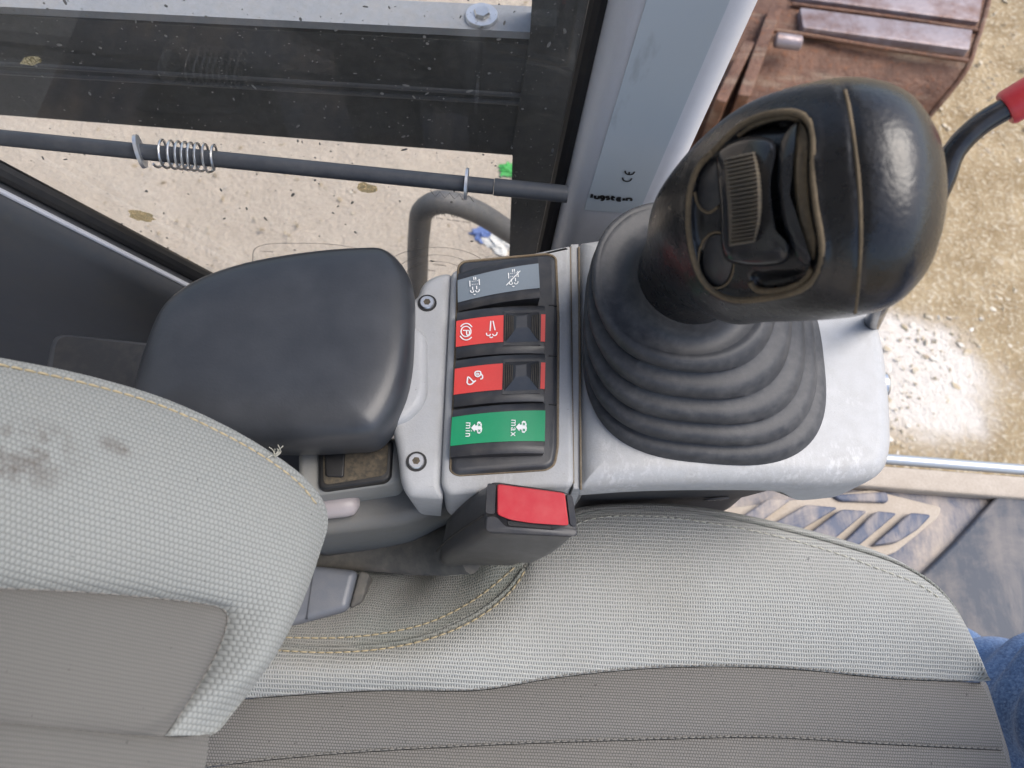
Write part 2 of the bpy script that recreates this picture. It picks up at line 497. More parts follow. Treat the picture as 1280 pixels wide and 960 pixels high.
# ground: pale sand and wet yellow gravel
t = NT('sand')
co = t.coord('Object')
big = t.noise(.55, 3, .5, vec=co); mid = t.noise(5, 8, .68, vec=co); fine = t.noise(60, 5, .65, vec=co)
vo = t.node('ShaderNodeTexVoronoi'); vo.inputs['Scale'].default_value = 38; t.link(co, vo.inputs[0])
sx = t.node('ShaderNodeSeparateXYZ'); t.link(co, sx.inputs[0])
grad = t.math('ADD', t.math('MULTIPLY', sx.outputs[0], .8), t.math('MULTIPLY', big, .8))
wetf = t.ramp(grad, [(.62, (0, 0, 0)), (1.0, (1, 1, 1))])
pale = t.mix(mid, (.52, .445, .36), (.70, .615, .515))
gv = t.mix(t.ramp(mid, [(.35, (0, 0, 0)), (.65, (1, 1, 1))]), (.27, .19, .095), (.45, .345, .205))
gv = t.mix(t.ramp(fine, [(.5, (0, 0, 0)), (.68, (.8, .8, .8))]), gv, (.66, .58, .44))
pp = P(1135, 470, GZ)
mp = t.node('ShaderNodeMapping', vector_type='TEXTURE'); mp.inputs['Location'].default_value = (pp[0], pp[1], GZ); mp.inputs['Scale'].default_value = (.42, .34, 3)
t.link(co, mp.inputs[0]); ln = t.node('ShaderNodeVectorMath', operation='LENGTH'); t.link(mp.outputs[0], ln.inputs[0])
glare = t.ramp(t.math('ADD', ln.outputs['Value'], t.math('MULTIPLY', t.math('SUBTRACT', mid, .5), 1.2)), [(.55, (1, 1, 1)), (1.15, (0, 0, 0))])  # daylight glare on the sand, painted in as a pale patch
wetf = t.math('MULTIPLY', wetf, t.math('SUBTRACT', 1.0, glare))
pale = t.mix(glare, pale, (.74, .68, .60))
c = t.mix(wetf, pale, gv)
c = t.mix(t.math('MULTIPLY', vo.outputs['Color'], .12), c, (.25, .2, .14))
rg = t.math('SUBTRACT', .9, t.math('MULTIPLY', wetf, .3))
h = t.math('ADD', t.math('MULTIPLY', mid, .7), t.math('MULTIPLY', fine, .35))
t.set(color=c, rough=rg, spec=.2, normal=t.bump(h, .9, .05))
t = NT('pebble')
oi = t.node('ShaderNodeNewGeometry').outputs['Random Per Island']
t.set(color=t.ramp(oi, [(0, (.28, .22, .15)), (.45, (.42, .34, .22)), (.8, (.52, .45, .34)), (1, (.66, .62, .55))]), rough=.55, normal=t.bump(t.noise(40, 4), .4, .01))

# bucket: worn rusty steel
t = NT('rust')
a = t.noise(7, 8, .7); b = t.noise(45, 5, .65); s_ = t.noise(12, 6, .6, stretch=(.25, 1.6, 1))
c = t.mix(t.ramp(a, [(.35, (0, 0, 0)), (.62, (1, 1, 1))]), (.075, .030, .014), (.16, .075, .042))
c = t.mix(t.ramp(b, [(.55, (0, 0, 0)), (.7, (.7, .7, .7))]), c, (.22, .08, .03))
c = t.mix(t.ramp(s_, [(.52, (0, 0, 0)), (.72, (.75, .75, .75))]), c, (.27, .20, .135))
t.set(color=c, rough=t.math('ADD', t.math('MULTIPLY', b, .4), .3), metal=.15, normal=t.bump(t.math('ADD', a, b), .5, .02))
t = NT('worn_steel')
c = t.mix(t.ramp(t.noise(9, 7, .7), [(.4, (0, 0, 0)), (.7, (1, 1, 1))]), (.30, .25, .25), (.15, .075, .05))
t.set(color=c, rough=.36, metal=.35, normal=t.bump(t.noise(40, 5), .3, .01))

# cab floor: glossy blue-grey rubber smeared with pale mud
def muddy(name, base, amt):
    t = NT(name)
    a = t.noise(9, 8, .7, dist=.6); b = t.noise(26, 6, .65, stretch=(1.0, .22, 1, .9))
    f = t.ramp(t.math('ADD', t.math('MULTIPLY', a, .6), t.math('MULTIPLY', b, .5)), [(.50, (0, 0, 0)), (.66, (amt,) * 3)])
    c = t.mix(f, base, (.50, .42, .34))
    t.set(color=c, rough=t.math('ADD', t.math('MULTIPLY', f, .3), .52), spec=.3, normal=t.bump(t.math('ADD', a, f), .3, .003))
muddy('floor_rubber', (.10, .112, .15), .75)
muddy('mat_rubber', (.085, .10, .145), .75)
muddy('plate_dark', (.055, .065, .085), .28)
plastic('cab_lining', (.42, .43, .44), .8, amount=.2)

# ================================================================== SETTING
g = MB()
n = 60
xs = np.concatenate([np.linspace(-120, -6, 12), np.linspace(-5, 5, 81), np.linspace(6, 120, 12)])
G = np.array([[(x, y, GZ + (.012 * math.sin(3.1*x + 1.3*y) + .01 * math.sin(5.3*y - 2*x)) * (abs(x) < 6 and abs(y) < 6)) for x in xs] for y in xs])
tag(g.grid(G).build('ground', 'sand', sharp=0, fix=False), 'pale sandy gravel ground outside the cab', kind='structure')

pb = MB()
ico = bmesh.new(); bmesh.ops.create_icosphere(ico, subdivisions=1, radius=1)
iv = np.array([v.co[:] for v in ico.verts]); ifc = [tuple(v.index for v in f.verts) for f in ico.faces]; ico.free()
for k in range(3200):
    right = rng.random() < .72
    px, py = (rng.uniform(960, 1320), rng.uniform(-60, 620)) if right else (rng.uniform(-60, 660), rng.uniform(-40, 380))
    p = P(px, py, GZ)
    s = (.003 + .011 * rng.random() ** 4) * (1 if right else .8)
    a = rng.uniform(0, 6.28); ca, sa = math.cos(a), math.sin(a)
    q = iv * np.array([s * rng.uniform(.8, 1.7), s * rng.uniform(.7, 1.1), s * rng.uniform(.35, .7)]) * (1 + .22 * rng.standard_normal((len(iv), 1)))
    q = np.stack([q[:, 0]*ca - q[:, 1]*sa, q[:, 0]*sa + q[:, 1]*ca, q[:, 2]], 1) + p + [0, 0, s * .15]
    pb.add(q, ifc)
tag(pb.build('gravel', 'pebble', sharp=30, fix=False, loc=P(1150, 400, GZ)), 'small loose pebbles strewn on the sandy ground', 'gravel', kind='stuff')

# cab floor, one sheet with a raised left sill
FZ = -0.52
f = MB()
S0, S1 = P(700, 556, FZ), P(1500, 618, FZ)     # left rim of the floor
dirx = (S1 - S0) / np.linalg.norm(S1 - S0); diry = np.array([-dirx[1], dirx[0], 0])
FL = lambda a, b, z=FZ: S0 + dirx * a + diry * b + np.array([0, 0, z - FZ])
f.slab(np.array([FL(-1.0, -.02)[:2], FL(1.3, -.02)[:2], FL(1.3, -1.1)[:2], FL(-1.0, -1.1)[:2]]), FZ, FZ - .05, .003)
floor = tag(f.build('cab_floor', 'floor_rubber'), 'mud smeared blue grey rubber cab floor', kind='structure')
m = MB().slab(np.array([FL(-.6, .0)[:2], FL(1.3, .0)[:2], FL(1.3, -.030)[:2], FL(-.6, -.030)[:2]]), FZ + .018, FZ + .001, .006)
m.build('sill_strip', 'mud_beige', floor)
m = MB().tube([FL(-.6, .010, FZ + .014), FL(1.3, .010, FZ + .014)], .007, 14)
m.build('sill_rail', 'alu_bar', floor)

# floor: raised tread bars with mud between, joint and foot plate
mat = thing('floor_mat', 'mud caked rubber floor mat with slanting tread blocks beside the console', 'mat', P(1050, 650, FZ))
def floor_quad(pts, z0, z1, r, mname, name, parent):
    w = O(pts, z1)
    return MB().slab(w, z1, z0, r, rad=.006).build(name, mname, parent)
floor_quad([(870, 640), (1090, 612), (1178, 634), (1172, 648), (1120, 690), (1040, 720), (860, 720)], FZ + .0005, FZ + .006, .002, 'mud_beige', 'base', mat)
bars = [[(945, 662), (1000, 622), (1028, 624), (978, 664)], [(990, 668), (1049, 628), (1074, 630), (1010, 674)],
        [(1020, 680), (1082, 634), (1110, 636), (1056, 680)], [(1052, 681), (1098, 638), (1122, 640), (1074, 681)],
        [(1092, 681), (1138, 642), (1163, 643), (1150, 656), (1128, 676)]]
bars = [[(900, 664), (962, 622), (990, 624), (935, 664)], [(943, 668), (1008, 630), (1049, 634), (985, 672)],
        [(1000, 676), (1052, 636), (1086, 638), (1036, 680)], [(1051, 682), (1096, 638), (1123, 641), (1074, 682)],
        [(1091, 682), (1139, 640), (1166, 643), (1148, 662), (1122, 678)]]
for b in bars: floor_quad(b, FZ + .004, FZ + .016, .003, 'mat_rubber', 'tread_block', mat)
floor_quad([(1040, 618), (1110, 614), (1112, 628), (1050, 626)], FZ + .004, FZ + .012, .003, 'mat_rubber', 'tread_block', mat)
fp = MB().slab(O([(1256, 610), (1420, 622), (1420, 900), (1130, 900), (1085, 800), (1150, 722), (1200, 672)], FZ + .012), FZ + .012, FZ + .0005, .004)
foot_plate = tag(fp.build('foot_plate', 'plate_dark', loc=P(1230, 760, FZ)), 'dark scuffed foot plate lying on the cab floor by the jeans', 'foot plate')

# unseen partial cab ceiling, added to shade the seat, and the rear wall
rf = MB().slab(np.array([(-.75, .40), (.02, .40), (.02, -1.1), (-.75, -1.1)]), .98, .93, .01, rad=.06)
tag(rf.build('shade_roof', 'cab_lining'), 'unseen pale lined cab ceiling part added to shade the seat', kind='structure')
rw = MB().slab(np.array([(-.80, .42), (-.765, .42), (-.765, -1.1), (-.80, -1.1)]), .93, FZ, .004)
tag(rw.build('wall_rear', 'cab_lining'), 'rear wall of the cab', kind='structure')

# ================================================================== SIDE WINDOW WALL
WY, WM = .365, 0.0          # glass plane  y = WY
def wpt(px, py, off=0.0): return PY(px, py, WY + off)
win = thing('side_window', 'dusty side window pane with black seals beside the grey pillar', 'window', wpt(300, 330))
zs = [p[2] for p in (wpt(0, 0), wpt(700, 300))]
gb = MB()
x0, x1 = -.75, wpt(712, 200)[0]
ztop, zbot = .90, -.30
gb.box(((x0 + x1) / 2, WY, (ztop + zbot) / 2), x1 - x0, .005, ztop - zbot)
pane = gb.build('pane', 'window_glass', win, smooth=False)
# lower trim panel whose sloping rim carries a rubber seal
A, B = wpt(-460, 2, -.022), wpt(420, 448, -.022)
A = A - (B - A) * .55
tr = MB()
prof = [(-.022, 0), (-.05, -.012), (-.062, -.03), (-.075, -.30)]
rows = []
for off, dz in [(-.012, -.004), (-.022, 0), (-.034, -.006), (-.040, -.020), (-.052, -.12), (-.055, -.85)]:
    rows.append([(p[0], WY + off, p[2] + dz) for p in (A, A*.75+B*.25, A*.5+B*.5, A*.25+B*.75, B)])
tr.grid(rows)
tag(tr.build('door_panel', 'trim_dark', sharp=50, loc=wpt(100, 400)), 'dark blue grey trim panel sloping under the side window', 'trim panel')
n_ = (B - A) / np.linalg.norm(B - A)
MB().tube([A + np.array([0, .012, .004]), B + np.array([0, .012, .004])], .0075, 10).build('seal', 'seal_black', win)
MB().tube([A + np.array([0, -.002, .000]), B + np.array([0, -.002, .000])], .0022, 8).build('trim_edge', 'pillar_paint', win)
# upright seal at the pillar
sl = MB(); a0, a1 = wpt(676, 330, -.004), wpt(752, -10, -.004)
up_dir = (a1 - a0) / np.linalg.norm(a1 - a0)
sl.tube([a0 - up_dir * .3, a1 + up_dir * .4], .006, 10)
sl.build('seal', 'seal_black', win)
# dried splashes and specks on the pane
def glass_patch(px, py, rx, ry, rot, name, mname, k=14, seed=0):
    r2 = random.Random(seed); m = MB(); c = wpt(px, py, -.004)
    ring = []
    for i in range(k):
        a = 2 * math.pi * i / k; q = 1 + r2.uniform(-.18, .18)
        x, z = rx * q * math.cos(a), ry * q * math.sin(a)
        ring.append((c[0] + x*math.cos(rot) - z*math.sin(rot), c[2] + x*math.sin(rot) + z*math.cos(rot)))
    m.loft([[(x, c[1] + .0008, z) for x, z in ring], [(c[0] + (x-c[0])*.9, c[1] + .0003, c[2] + (z-c[2])*.9) for x, z in ring]])
    return m.build(name, mname, win)
glass_patch(176, 271, .0105, .0080, -.05, 'mud_spot', 'stain', 18, 1)
glass_patch(458, 236, .0072, .0062, .1, 'mud_spot', 'stain', 16, 2)
glass_patch(38, 77, .0085, .0030, .35, 'mud_spot', 'stain', 14, 3)
sp = MB()
for k in range(950):
    px, py = rng.uniform(-40, 735), rng.uniform(-30, 345)
    c = wpt(px, py, -.0032)
    s = .00025 + .0009 * rng.random() ** 5; e = rng.uniform(1, 3.2) if rng.random() < .5 else 1; a = rng.uniform(-.2, 2.2)
    ring = [(s*e*math.cos(b)*math.cos(a) - s*math.sin(b)*math.sin(a), s*e*math.cos(b)*math.sin(a) + s*math.sin(b)*math.cos(a)) for b in np.linspace(0, 6.283, 7, endpoint=False)]
    sp.add([(c[0]+x, c[1], c[2]+z) for x, z in ring] + [(c[0], c[1] - .0003, c[2])], [(i, (i+1) % 7, 7) for i in range(7)])
tag(sp.build('dirt_specks', 'speck', win, fix=False, sharp=0), kind='stuff')
# etched lettering and load chart on the pane
def text_obj(txt, size, origin, ex, ey, name, mname, parent, thick=.0002, bold=0.0, spacing=1.0):
    cu = bpy.data.curves.new('txt', 'FONT'); cu.body = txt; cu.size = size; cu.offset = bold; cu.space_character = spacing
    cu.resolution_u = 3
    ob = bpy.data.objects.new('txt', cu); col.objects.link(ob)
    dg = bpy.context.evaluated_depsgraph_get(); me = bpy.data.meshes.new_from_object(ob.evaluated_get(dg))
    vs = [np.array(origin) + np.array(ex) * v.co.x + np.array(ey) * v.co.y for v in me.vertices]
    fs = [tuple(p.vertices) for p in me.polygons]
    bpy.data.objects.remove(ob); bpy.data.curves.remove(cu); bpy.data.meshes.remove(me)
    m = MB(); m.add(vs, fs)
    return m.build(name, mname, parent, smooth=False, fix=False)
def pane_text(txt, px, py, qx, qy, h, name='lettering', mname='speck'):
    a, b = wpt(px, py, -.0034), wpt(qx, qy, -.0034)
    ex = (b - a) / np.linalg.norm(b - a); ey = np.array([-ex[2], 0, ex[0]])
    return text_obj(txt, h, a, ex, ey, name, mname, win)
pane_text('43R  01', 540, 267, 580, 274, .0068)
pane_text('DIN 5740 / AS 2080 / M400', 535, 272, 600, 281, .0030)
pane_text('10000N', 540, 331, 556, 333, .0038)
pane_text('1000N', 530, 338, 546, 340, .0036)
pane_text('10000N', 325, 315, 345, 316, .0036)
ch = MB()
for k, (rx, ry) in enumerate([(70, 30), (52, 22), (38, 15)]):
    pts = [wpt(545 + rx*math.cos(a), 345 - ry*math.sin(a) * 1.2, -.0034) for a in np.linspace(.2, 2.9, 30)]
    ch.ribbon(pts, .0005, (0, -1, 0))
pts = [wpt(x, y, -.0034) for x, y in [(316, 330), (318, 312), (330, 306), (370, 304), (420, 306), (450, 311)]]
ch.ribbon(crom(pts, 40), .0006, (0, -1, 0))
ch.build('chart_lines', 'speck', win, fix=False, smooth=False)
zz = MB()
pts = [wpt(538 + 6*i, 241 + (4 if i % 2 else -3) + i * .8, -.0034) for i in range(10)]
zz.ribbon(pts, .0006, (0, -1, 0)); zz.build('zigzag_mark', 'speck', win, fix=False, smooth=False)

# ------------------------------------------------------------------ release rod with washers and spring
RY = .325
ra, rb = PY(-120, 160, RY), PY(702, 242, RY)
rod = thing('release_rod', 'grey steel rod with spring and washers across the side window', 'rod', ra)
rd = (rb - ra) / np.linalg.norm(rb - ra)
def on_rod(px):
    lo, hi = 0.0, 1.0
    for _ in range(40):
        mid_ = (lo + hi) / 2
        if proj(ra + (rb - ra) * mid_)[0] < px: lo = mid_
        else: hi = mid_
    return ra + (rb - ra) * lo
RR = .0052
MB().tube([ra, on_rod(617)], RR, 18).build('bar', 'rod_paint', rod)
MB().tube([on_rod(617.6), rb + rd * .004], RR * 1.10, 18).build('end_sleeve', 'rod_paint', rod)
def washer(px, r, w, name, tilt=0):
    c = on_rod(px); m = MB()
    d = rd + np.array([0, tilt, 0]); d /= np.linalg.norm(d)
    m.tube([c - d * w, c - d * w * .8, c - d * w*.79, c + d * w*.79, c + d * w * .8, c + d * w], [r * .55, r * .93, r, r, r * .93, r * .55], 28)
    return m.build(name, 'zinc', rod, sharp=50)
washer(175, .0108, .0014, 'washer', .35)
washer(583, .0105, .0011, 'washer')
c0, c1 = on_rod(196), on_rod(272)
e1 = np.cross(rd, [0, 0, 1]); e1 /= np.linalg.norm(e1); e2 = np.cross(rd, e1)
sp = []
turns = 8
for i in range(turns * 20 + 1):
    s = i / (turns * 20); a = s * turns * 2 * math.pi
    ss = s if .1 < s < .9 else s
    ss = .5 + (s - .5) * (1.0) ; ss = ss + .035 * math.sin(2 * math.pi * ss)
    sp.append(c0 + (c1 - c0) * ss + .0088 * (math.cos(a) * e1 + math.sin(a) * e2))
MB().tube(sp, .00085, 7).build('spring', 'steel', rod)

# ------------------------------------------------------------------ guard frame outside the pane
OY = .47
fr_ = thing('guard_frame', 'black steel guard frame with a bolted grey plate outside the side window', 'frame', PY(640, 195, OY))
def obar(pts, y0, y1, name, mname, parent):
    """upright outline in the plane y=y0, thickened to y1"""
    a = [PY(x, y, y0) for x, y in pts]; m = MB()
    m.loft([a, [np.array([p[0], y1, p[2]]) for p in a]])
    return m.build(name, mname, parent, sharp=30)
beam = obar([(-200, 128), (641, 194), (662, 56), (-200, 8)], OY, OY + .018, 'beam', 'beam_black', fr_)
obar([(641, 182), (634, 400), (742, 400), (800, -120), (672, -120), (662, 50)], OY - .003, OY + .022, 'post', 'beam_black', fr_)
# pressed fold lines on the beam
fl = MB()
for y0_, y1_ in ((82, 133), (93, 143)):
    fl.tube([PY(-150, y0_ - 12, OY), PY(690, y1_ - 12 + 0, OY)], .0022, 8)
fl.build('fold', 'rod_paint', fr_)
a = [PY(-200, 8, OY + .001), PY(668, 50, OY + .001), PY(668, 50, OY + .001) + np.array([.004, .027, .0]), PY(-200, 8, OY + .001) + np.array([0, .027, 0])]
pl = MB(); z0_ = .0
pl.loft([[p + np.array([0, 0, .0005]) for p in a], [p + np.array([0, 0, .007]) for p in a]])
plate = pl.build('plate', 'beam_grey', fr_, sharp=30)
pb_ = PY(597, 46, OY) + np.array([.002, .0135, .0078])
bm_ = MB().tube([pb_ - [0, 0, .003], pb_, pb_ + [0, 0, .0012]], [.0125, .0125, .0118], 28); bm_.build('washer', 'zinc', plate)
MB().tube([pb_, pb_ + [0, 0, .003], pb_ + [0, 0, .0042]], [.0064, .0064, .0055], 6).build('bolt', 'steel', plate, sharp=20)

# grab rail outside, a bent tube
hr = [(522, 420, .62), (522, 360, .62), (524, 290, .62), (530, 262, .62), (552, 252, .62), (590, 262, .63), (640, 292, .65), (700, 330, .67)]
hp = crom([PY(x, y, d) for x, y, d in hr], 60)
hrail = MB().tube(hp, .0155, 18).build('grab_rail', 'handrail_grey', loc=hp[0])
tag(hrail, 'bent grey tube grab rail seen through the side window', 'grab rail')

# litter on the ground outside
def crumple(px, py, r, name, mname, label, cat, seed):
    r3 = np.random.default_rng(seed); c = P(px, py, GZ) + np.array([0, 0, r * .25])
    q = iv.copy()
    bmx = bmesh.new(); bmesh.ops.create_icosphere(bmx, subdivisions=3, radius=1)
    vs = np.array([v.co[:] for v in bmx.verts]); fs = [tuple(v.index for v in f.verts) for f in bmx.faces]; bmx.free()
    vs = vs * (1 + .30 * r3.standard_normal((len(vs), 1))) * np.array([r, r * .8, r * .35]) + c
    m = MB(); m.add(vs, fs); return tag(m.build(name, mname, sharp=10, loc=c, fix=False), label, cat)
crumple(605, 295, .042, 'crumpled_rag', 'litter_blue', 'crumpled blue rag lying on the sand outside the side window', 'rag', 3)
crumple(628, 306, .055, 'crumpled_paper', 'litter_white', 'crumpled white paper lying on the sand beside the blue rag', 'paper', 4)
crumple(636, 214, .035, 'plastic_scrap', 'litter_green', 'small bright green plastic scrap on the sand by the guard frame', 'scrap', 5)

# ================================================================== PILLAR
PIY = .335
pil = thing('cab_pillar', 'pale grey painted cab pillar carrying a bluish sticker', 'pillar', PY(770, 420, PIY))
def edge_line(pa, pb, y):
    a, b = PY(*pa, y), PY(*pb, y); d = b - a
    return lambda z: a + d * ((z - a[2]) / d[2])
eL = edge_line((690, 300), (757, 0), PIY + .022)
eA = edge_line((716, 268), (790, 0), PIY)
eB = edge_line((826, 250), (935, 0), PIY)
eC = edge_line((842, 236), (951, 0), PIY + .014)
rings = []
for z in (-.50, -.2, 0, .2, .5, .93):
    l, a, b, c_ = eL(z), eA(z), eB(z), eC(z)
    pts = np.array([(l[0], l[1] + .05), (l[0], l[1]), (a[0], a[1]), (b[0], b[1]), (c_[0], c_[1]), (c_[0] - .004, c_[1] + .06)])
    r2 = rpoly(pts, [.002, .010, .018, .010, .008, .002], 6)
    rings.append([(x, y, z) for x, y in r2])
MB().loft(rings).build('post', 'pillar_paint', pil, sharp=50)
# sticker film
sA = edge_line((730, 262), (808, 0), PIY); sB = edge_line((800, 262), (912, 0), PIY)
zb_ = PY(760, 264, PIY)[2]
st = MB(); rows = []
for z in (zb_, .0, .3):
    l, b = sA(z), sB(z); rows.append([(l[0], PIY - .0006, z), (b[0], PIY - .0006, z)])
rows_b = [[(x, PIY + .0002, z) for x, y, z in r] for r in rows]
loop = [rows[0][0], rows[0][1], rows[1][1], rows[2][1], rows[2][0], rows[1][0]]
st.loft([[(x, PIY + .0002, z) for x, y, z in loop], loop])
film = st.build('sticker', 'sticker_film', pil, sharp=30)
# lettering drawn with strokes
def strokes(paths, mapf, w, nrm, name, mname, parent):
    m = MB()
    for p in paths:
        q = np.array(p, float)
        if len(q) > 2: q = crom(q, max(8, len(q) * 4))
        m.ribbon([mapf(x, y) for x, y in q], w, nrm)
    return m.build(name, mname, parent, fix=False, smooth=False)
def stroke_lin(paths, mapf, w, nrm, name, mname, parent):
    m = MB()
    for p in paths:
        for a, b in zip(p[:-1], p[1:]):
            a, b = np.array(a, float), np.array(b, float)
            m.ribbon([mapf(*a), mapf(*((a + b) / 2)), mapf(*b)], w, nrm)
    return m.build(name, mname, parent, fix=False, smooth=False)
fz = lambda x, y: PY(720 + x * 120 / 1280, 190 + y * 90 / 960, PIY - .0011)
arc = lambda cx, cy, rx, ry, a0, a1, n=14: [(cx + rx*math.cos(R_(a)), cy + ry*math.sin(R_(a))) for a in np.linspace(a0, a1, n)]
strokes([[(655, 250), (665, 285), (710, 303), (755, 295), (782, 262)], [(710, 265), (708, 300)]], fz, .0011, (0, -1, 0), 'lettering', 'print_black', film)
strokes([[(620, 340), (630, 375), (675, 393), (720, 383), (745, 352)]], fz, .0011, (0, -1, 0), 'lettering', 'print_black', film)
lug = [[(215, 560), (205, 612)],
       [(258, 580), (252, 605), (262, 618), (300, 616), (308, 585)],
       [(372, 590), (340, 588), (330, 610), (348, 620), (366, 612), (374, 588), (366, 632), (352, 644), (330, 640)],
       [(445, 597), (412, 596), (408, 606), (438, 616), (436, 630), (402, 634)],
       [(490, 585), (480, 625), (492, 638), (512, 636)], [(470, 604), (520, 606)],
       [(600, 612), (562, 612), (548, 634), (562, 652), (600, 652)], [(555, 632), (596, 632)],
       [(640, 618), (632, 650)],
       [(672, 652), (680, 622), (690, 620), (728, 622), (738, 634), (732, 654)]]
strokes(lug, fz, .0018, (0, -1, 0), 'lettering', 'print_black', film)

# ================================================================== BUCKET on the ground
bk = thing('excavator_bucket', 'rusty brown excavator bucket with worn steel strips lying on the gravel', 'bucket', P(1000, 150, GZ))
BZ = -1.72
def bq(pts, z, th, name, mname, parent, r=.004, rr=.01):
    return MB().slab(O(pts, z), z, z - th, r, rad=rr).build(name, mname, parent)
# curved shell: profile across, extruded along its width
ends0 = [(960, -160, BZ + .02), (980, -40, BZ + .02), (985, 20, BZ), (978, 60, BZ - .04), (940, 140, BZ - .16), (905, 196, BZ - .34), (880, 215, GZ + .01)]
ends1 = [(1255, -120, BZ + .02), (1232, 10, BZ + .02), (1218, 55, BZ), (1207, 86, BZ - .04), (1165, 140, BZ - .16), (1120, 190, BZ - .34), (1085, 222, GZ + .01)]
A_ = crom([P(*p) for p in ends0], 40); B_ = crom([P(*p) for p in ends1], 40)
ax = (B_ - A_); ax /= np.linalg.norm(ax, axis=1)[:, None]
A2 = A_ - ax * .34
shell = MB(); gridp = np.stack([A2 * (1 - s) + B_ * s for s in np.linspace(0, 1, 24)], 1)
shell.grid(gridp); gd = gridp + np.array([-.004, .03, -.03])
shell.build('shell', 'rust', bk, sharp=40)
# right side plate
sideP = [B_[i] for i in range(40)]
inner = [np.array([b[0] - .02, b[1] + .16, max(b[2] - .2, GZ)]) for b in B_]
sd_ = MB(); sd_.grid(np.stack([np.array(sideP), np.array(inner)], 1)); sd_.build('side_plate', 'rust', bk)
MB().tube([b + np.array([.004, 0, .004]) for b in B_], .010, 8).build('edge_bead', 'rust', bk)
bq([(1000, 9), (1004, 34), (1212, 62), (1216, 37)], BZ + .030, .035, 'wear_strip', 'worn_steel', bk)
bq([(985, -80), (992, -4), (1224, 27), (1236, -55)], BZ + .034, .035, 'wear_strip', 'worn_steel', bk)
MB().tube(crom([P(x, y, BZ + .004) for x, y in [(965, 38), (1010, 44), (1090, 58), (1210, 76)]], 30), .009, 8).build('weld_bead', 'rust', bk)
MB().tube(crom([P(x, y, BZ + .02) for x, y in [(990, 5), (1060, 14), (1140, 25), (1222, 38)]], 30), .008, 8).build('weld_bead', 'rust', bk)
for q in ([(962, 8), (978, 10), (938, 120), (922, 118)], [(930, 50), (944, 52), (908, 128), (894, 124)]):
    bq(q, BZ + .03, .30, 'ear_plate', 'rust', bk)
c_ = P(985, 52, BZ + .03)
MB().tube([c_ - ax[0] * .05, c_ - ax[0]*.045, c_ + ax[0] * .045, c_ + ax[0]*.05], [.022, .028, .028, .022], 20).build('pin_boss', 'worn_steel', bk)
bq([(880, -40), (960, -40), (930, 60), (880, 60)], BZ - .06, .3, 'hinge_block', 'beam_black', bk)
bq([(838, 178), (905, 150), (960, 168), (900, 330), (838, 300)], GZ + .10, .12, 'lip_plate', 'rust', bk)

# ================================================================== CONSOLE
con = thing('control_console', 'light grey left control console holding switches and joystick', 'console', P(760, 520, -.3))
fc = [(722, 309), (770, 302), (840, 297), (930, 303), (1010, 335), (1062, 372), (1090, 398), (1101, 440), (1108, 500), (1110, 560), (1104, 588), (1085, 603), (1030, 609), (960, 606), (860, 606), (790, 608), (724, 613)]
ow = np.array([P(x, y, -.012)[:2] for x, y in fc])
lipx = P(985, 610, -.03)[0]
def zb_cover(x, y):
    return -.030 - .020 * sstep(lipx - .008, lipx + .016, x)
cov = MB().slab(ow, 0, -.03, .012, 7, zbf=zb_cover, taper=-.002, mid=[(.0003, -.022)], rad=[.003] + [.024]*15 + [.003])
cover = cov.build('front_cover', 'console_grey', con, sharp=45)
# joint strip between the two covers
js = [(713, 306.5), (723, 306.5), (725.5, 613), (716, 612)]
MB().slab(O(js, -.006), -.0045, -.05, .001).build('joint_strip', 'console_grey', con)
# switch cover
sc = [(564, 338), (640, 321), (711, 306), (713, 307), (717.5, 602), (711, 608), (640, 612), (560, 618), (551, 606), (556, 500), (561, 400)]
MB().slab(np.array([P(x, y, 0)[:2] for x, y in sc]), .0005, -.05, .0035, 4, rad=[.004, .004, .003, .002, .004, .006, .01, .012, .012, .004, .004]).build('switch_cover', 'console_grey', con, sharp=50)
# shoulder behind it with two screws
sh = [(521, 372), (526, 354), (540, 343), (567, 337), (563, 400), (557, 520), (553, 622), (543, 622), (508, 619), (500, 600), (496, 560), (486, 520), (486, 380)]
shz = lambda x, y: 0
MB().slab(O(sh, -.004), -.003, -.062, .006, 5, taper=-.004, rad=.008).build('shoulder', 'console_grey', con, sharp=50)
MB().slab(O([(486, 404), (522, 405), (534, 418), (535, 490), (526, 510), (506, 526), (486, 530)], .002), .0015, -.01, .006, 5, rad=.007).build('shoulder_pad', 'console_grey', con, sharp=60)
for px, py in ((534, 379), (520.5, 577)):
    c = P(px, py, -.003)
    ring = [(0.0078, -.0012), (.0078, .0006), (.0068, .0010), (.0064, -.0006)]
    # dark recess then socket head
    scr = MB().tube([c + [0, 0, -.001], c + [0, 0, .0004]], [.0060, .0060], 28).build('recess', 'seal_black', con)
    hd = MB().loft([[c + np.array([r*math.cos(a), r*math.sin(a), z]) for a in np.linspace(0, 2*math.pi, 30, endpoint=False)] for r, z in ((.0046, .0003), (.0046, .0012), (.0041, .0018), (.0026, .0018))], True, True)
    scw = hd.build('screw', 'steel', con, sharp=30)
    MB().loft([[c + np.array([.0023*math.cos(a), .0023*math.sin(a), z]) for a in np.linspace(0, 2*math.pi, 6, endpoint=False)] for z in (.001, .00195)]).build('socket', 'tray_dirt', scw, sharp=20)
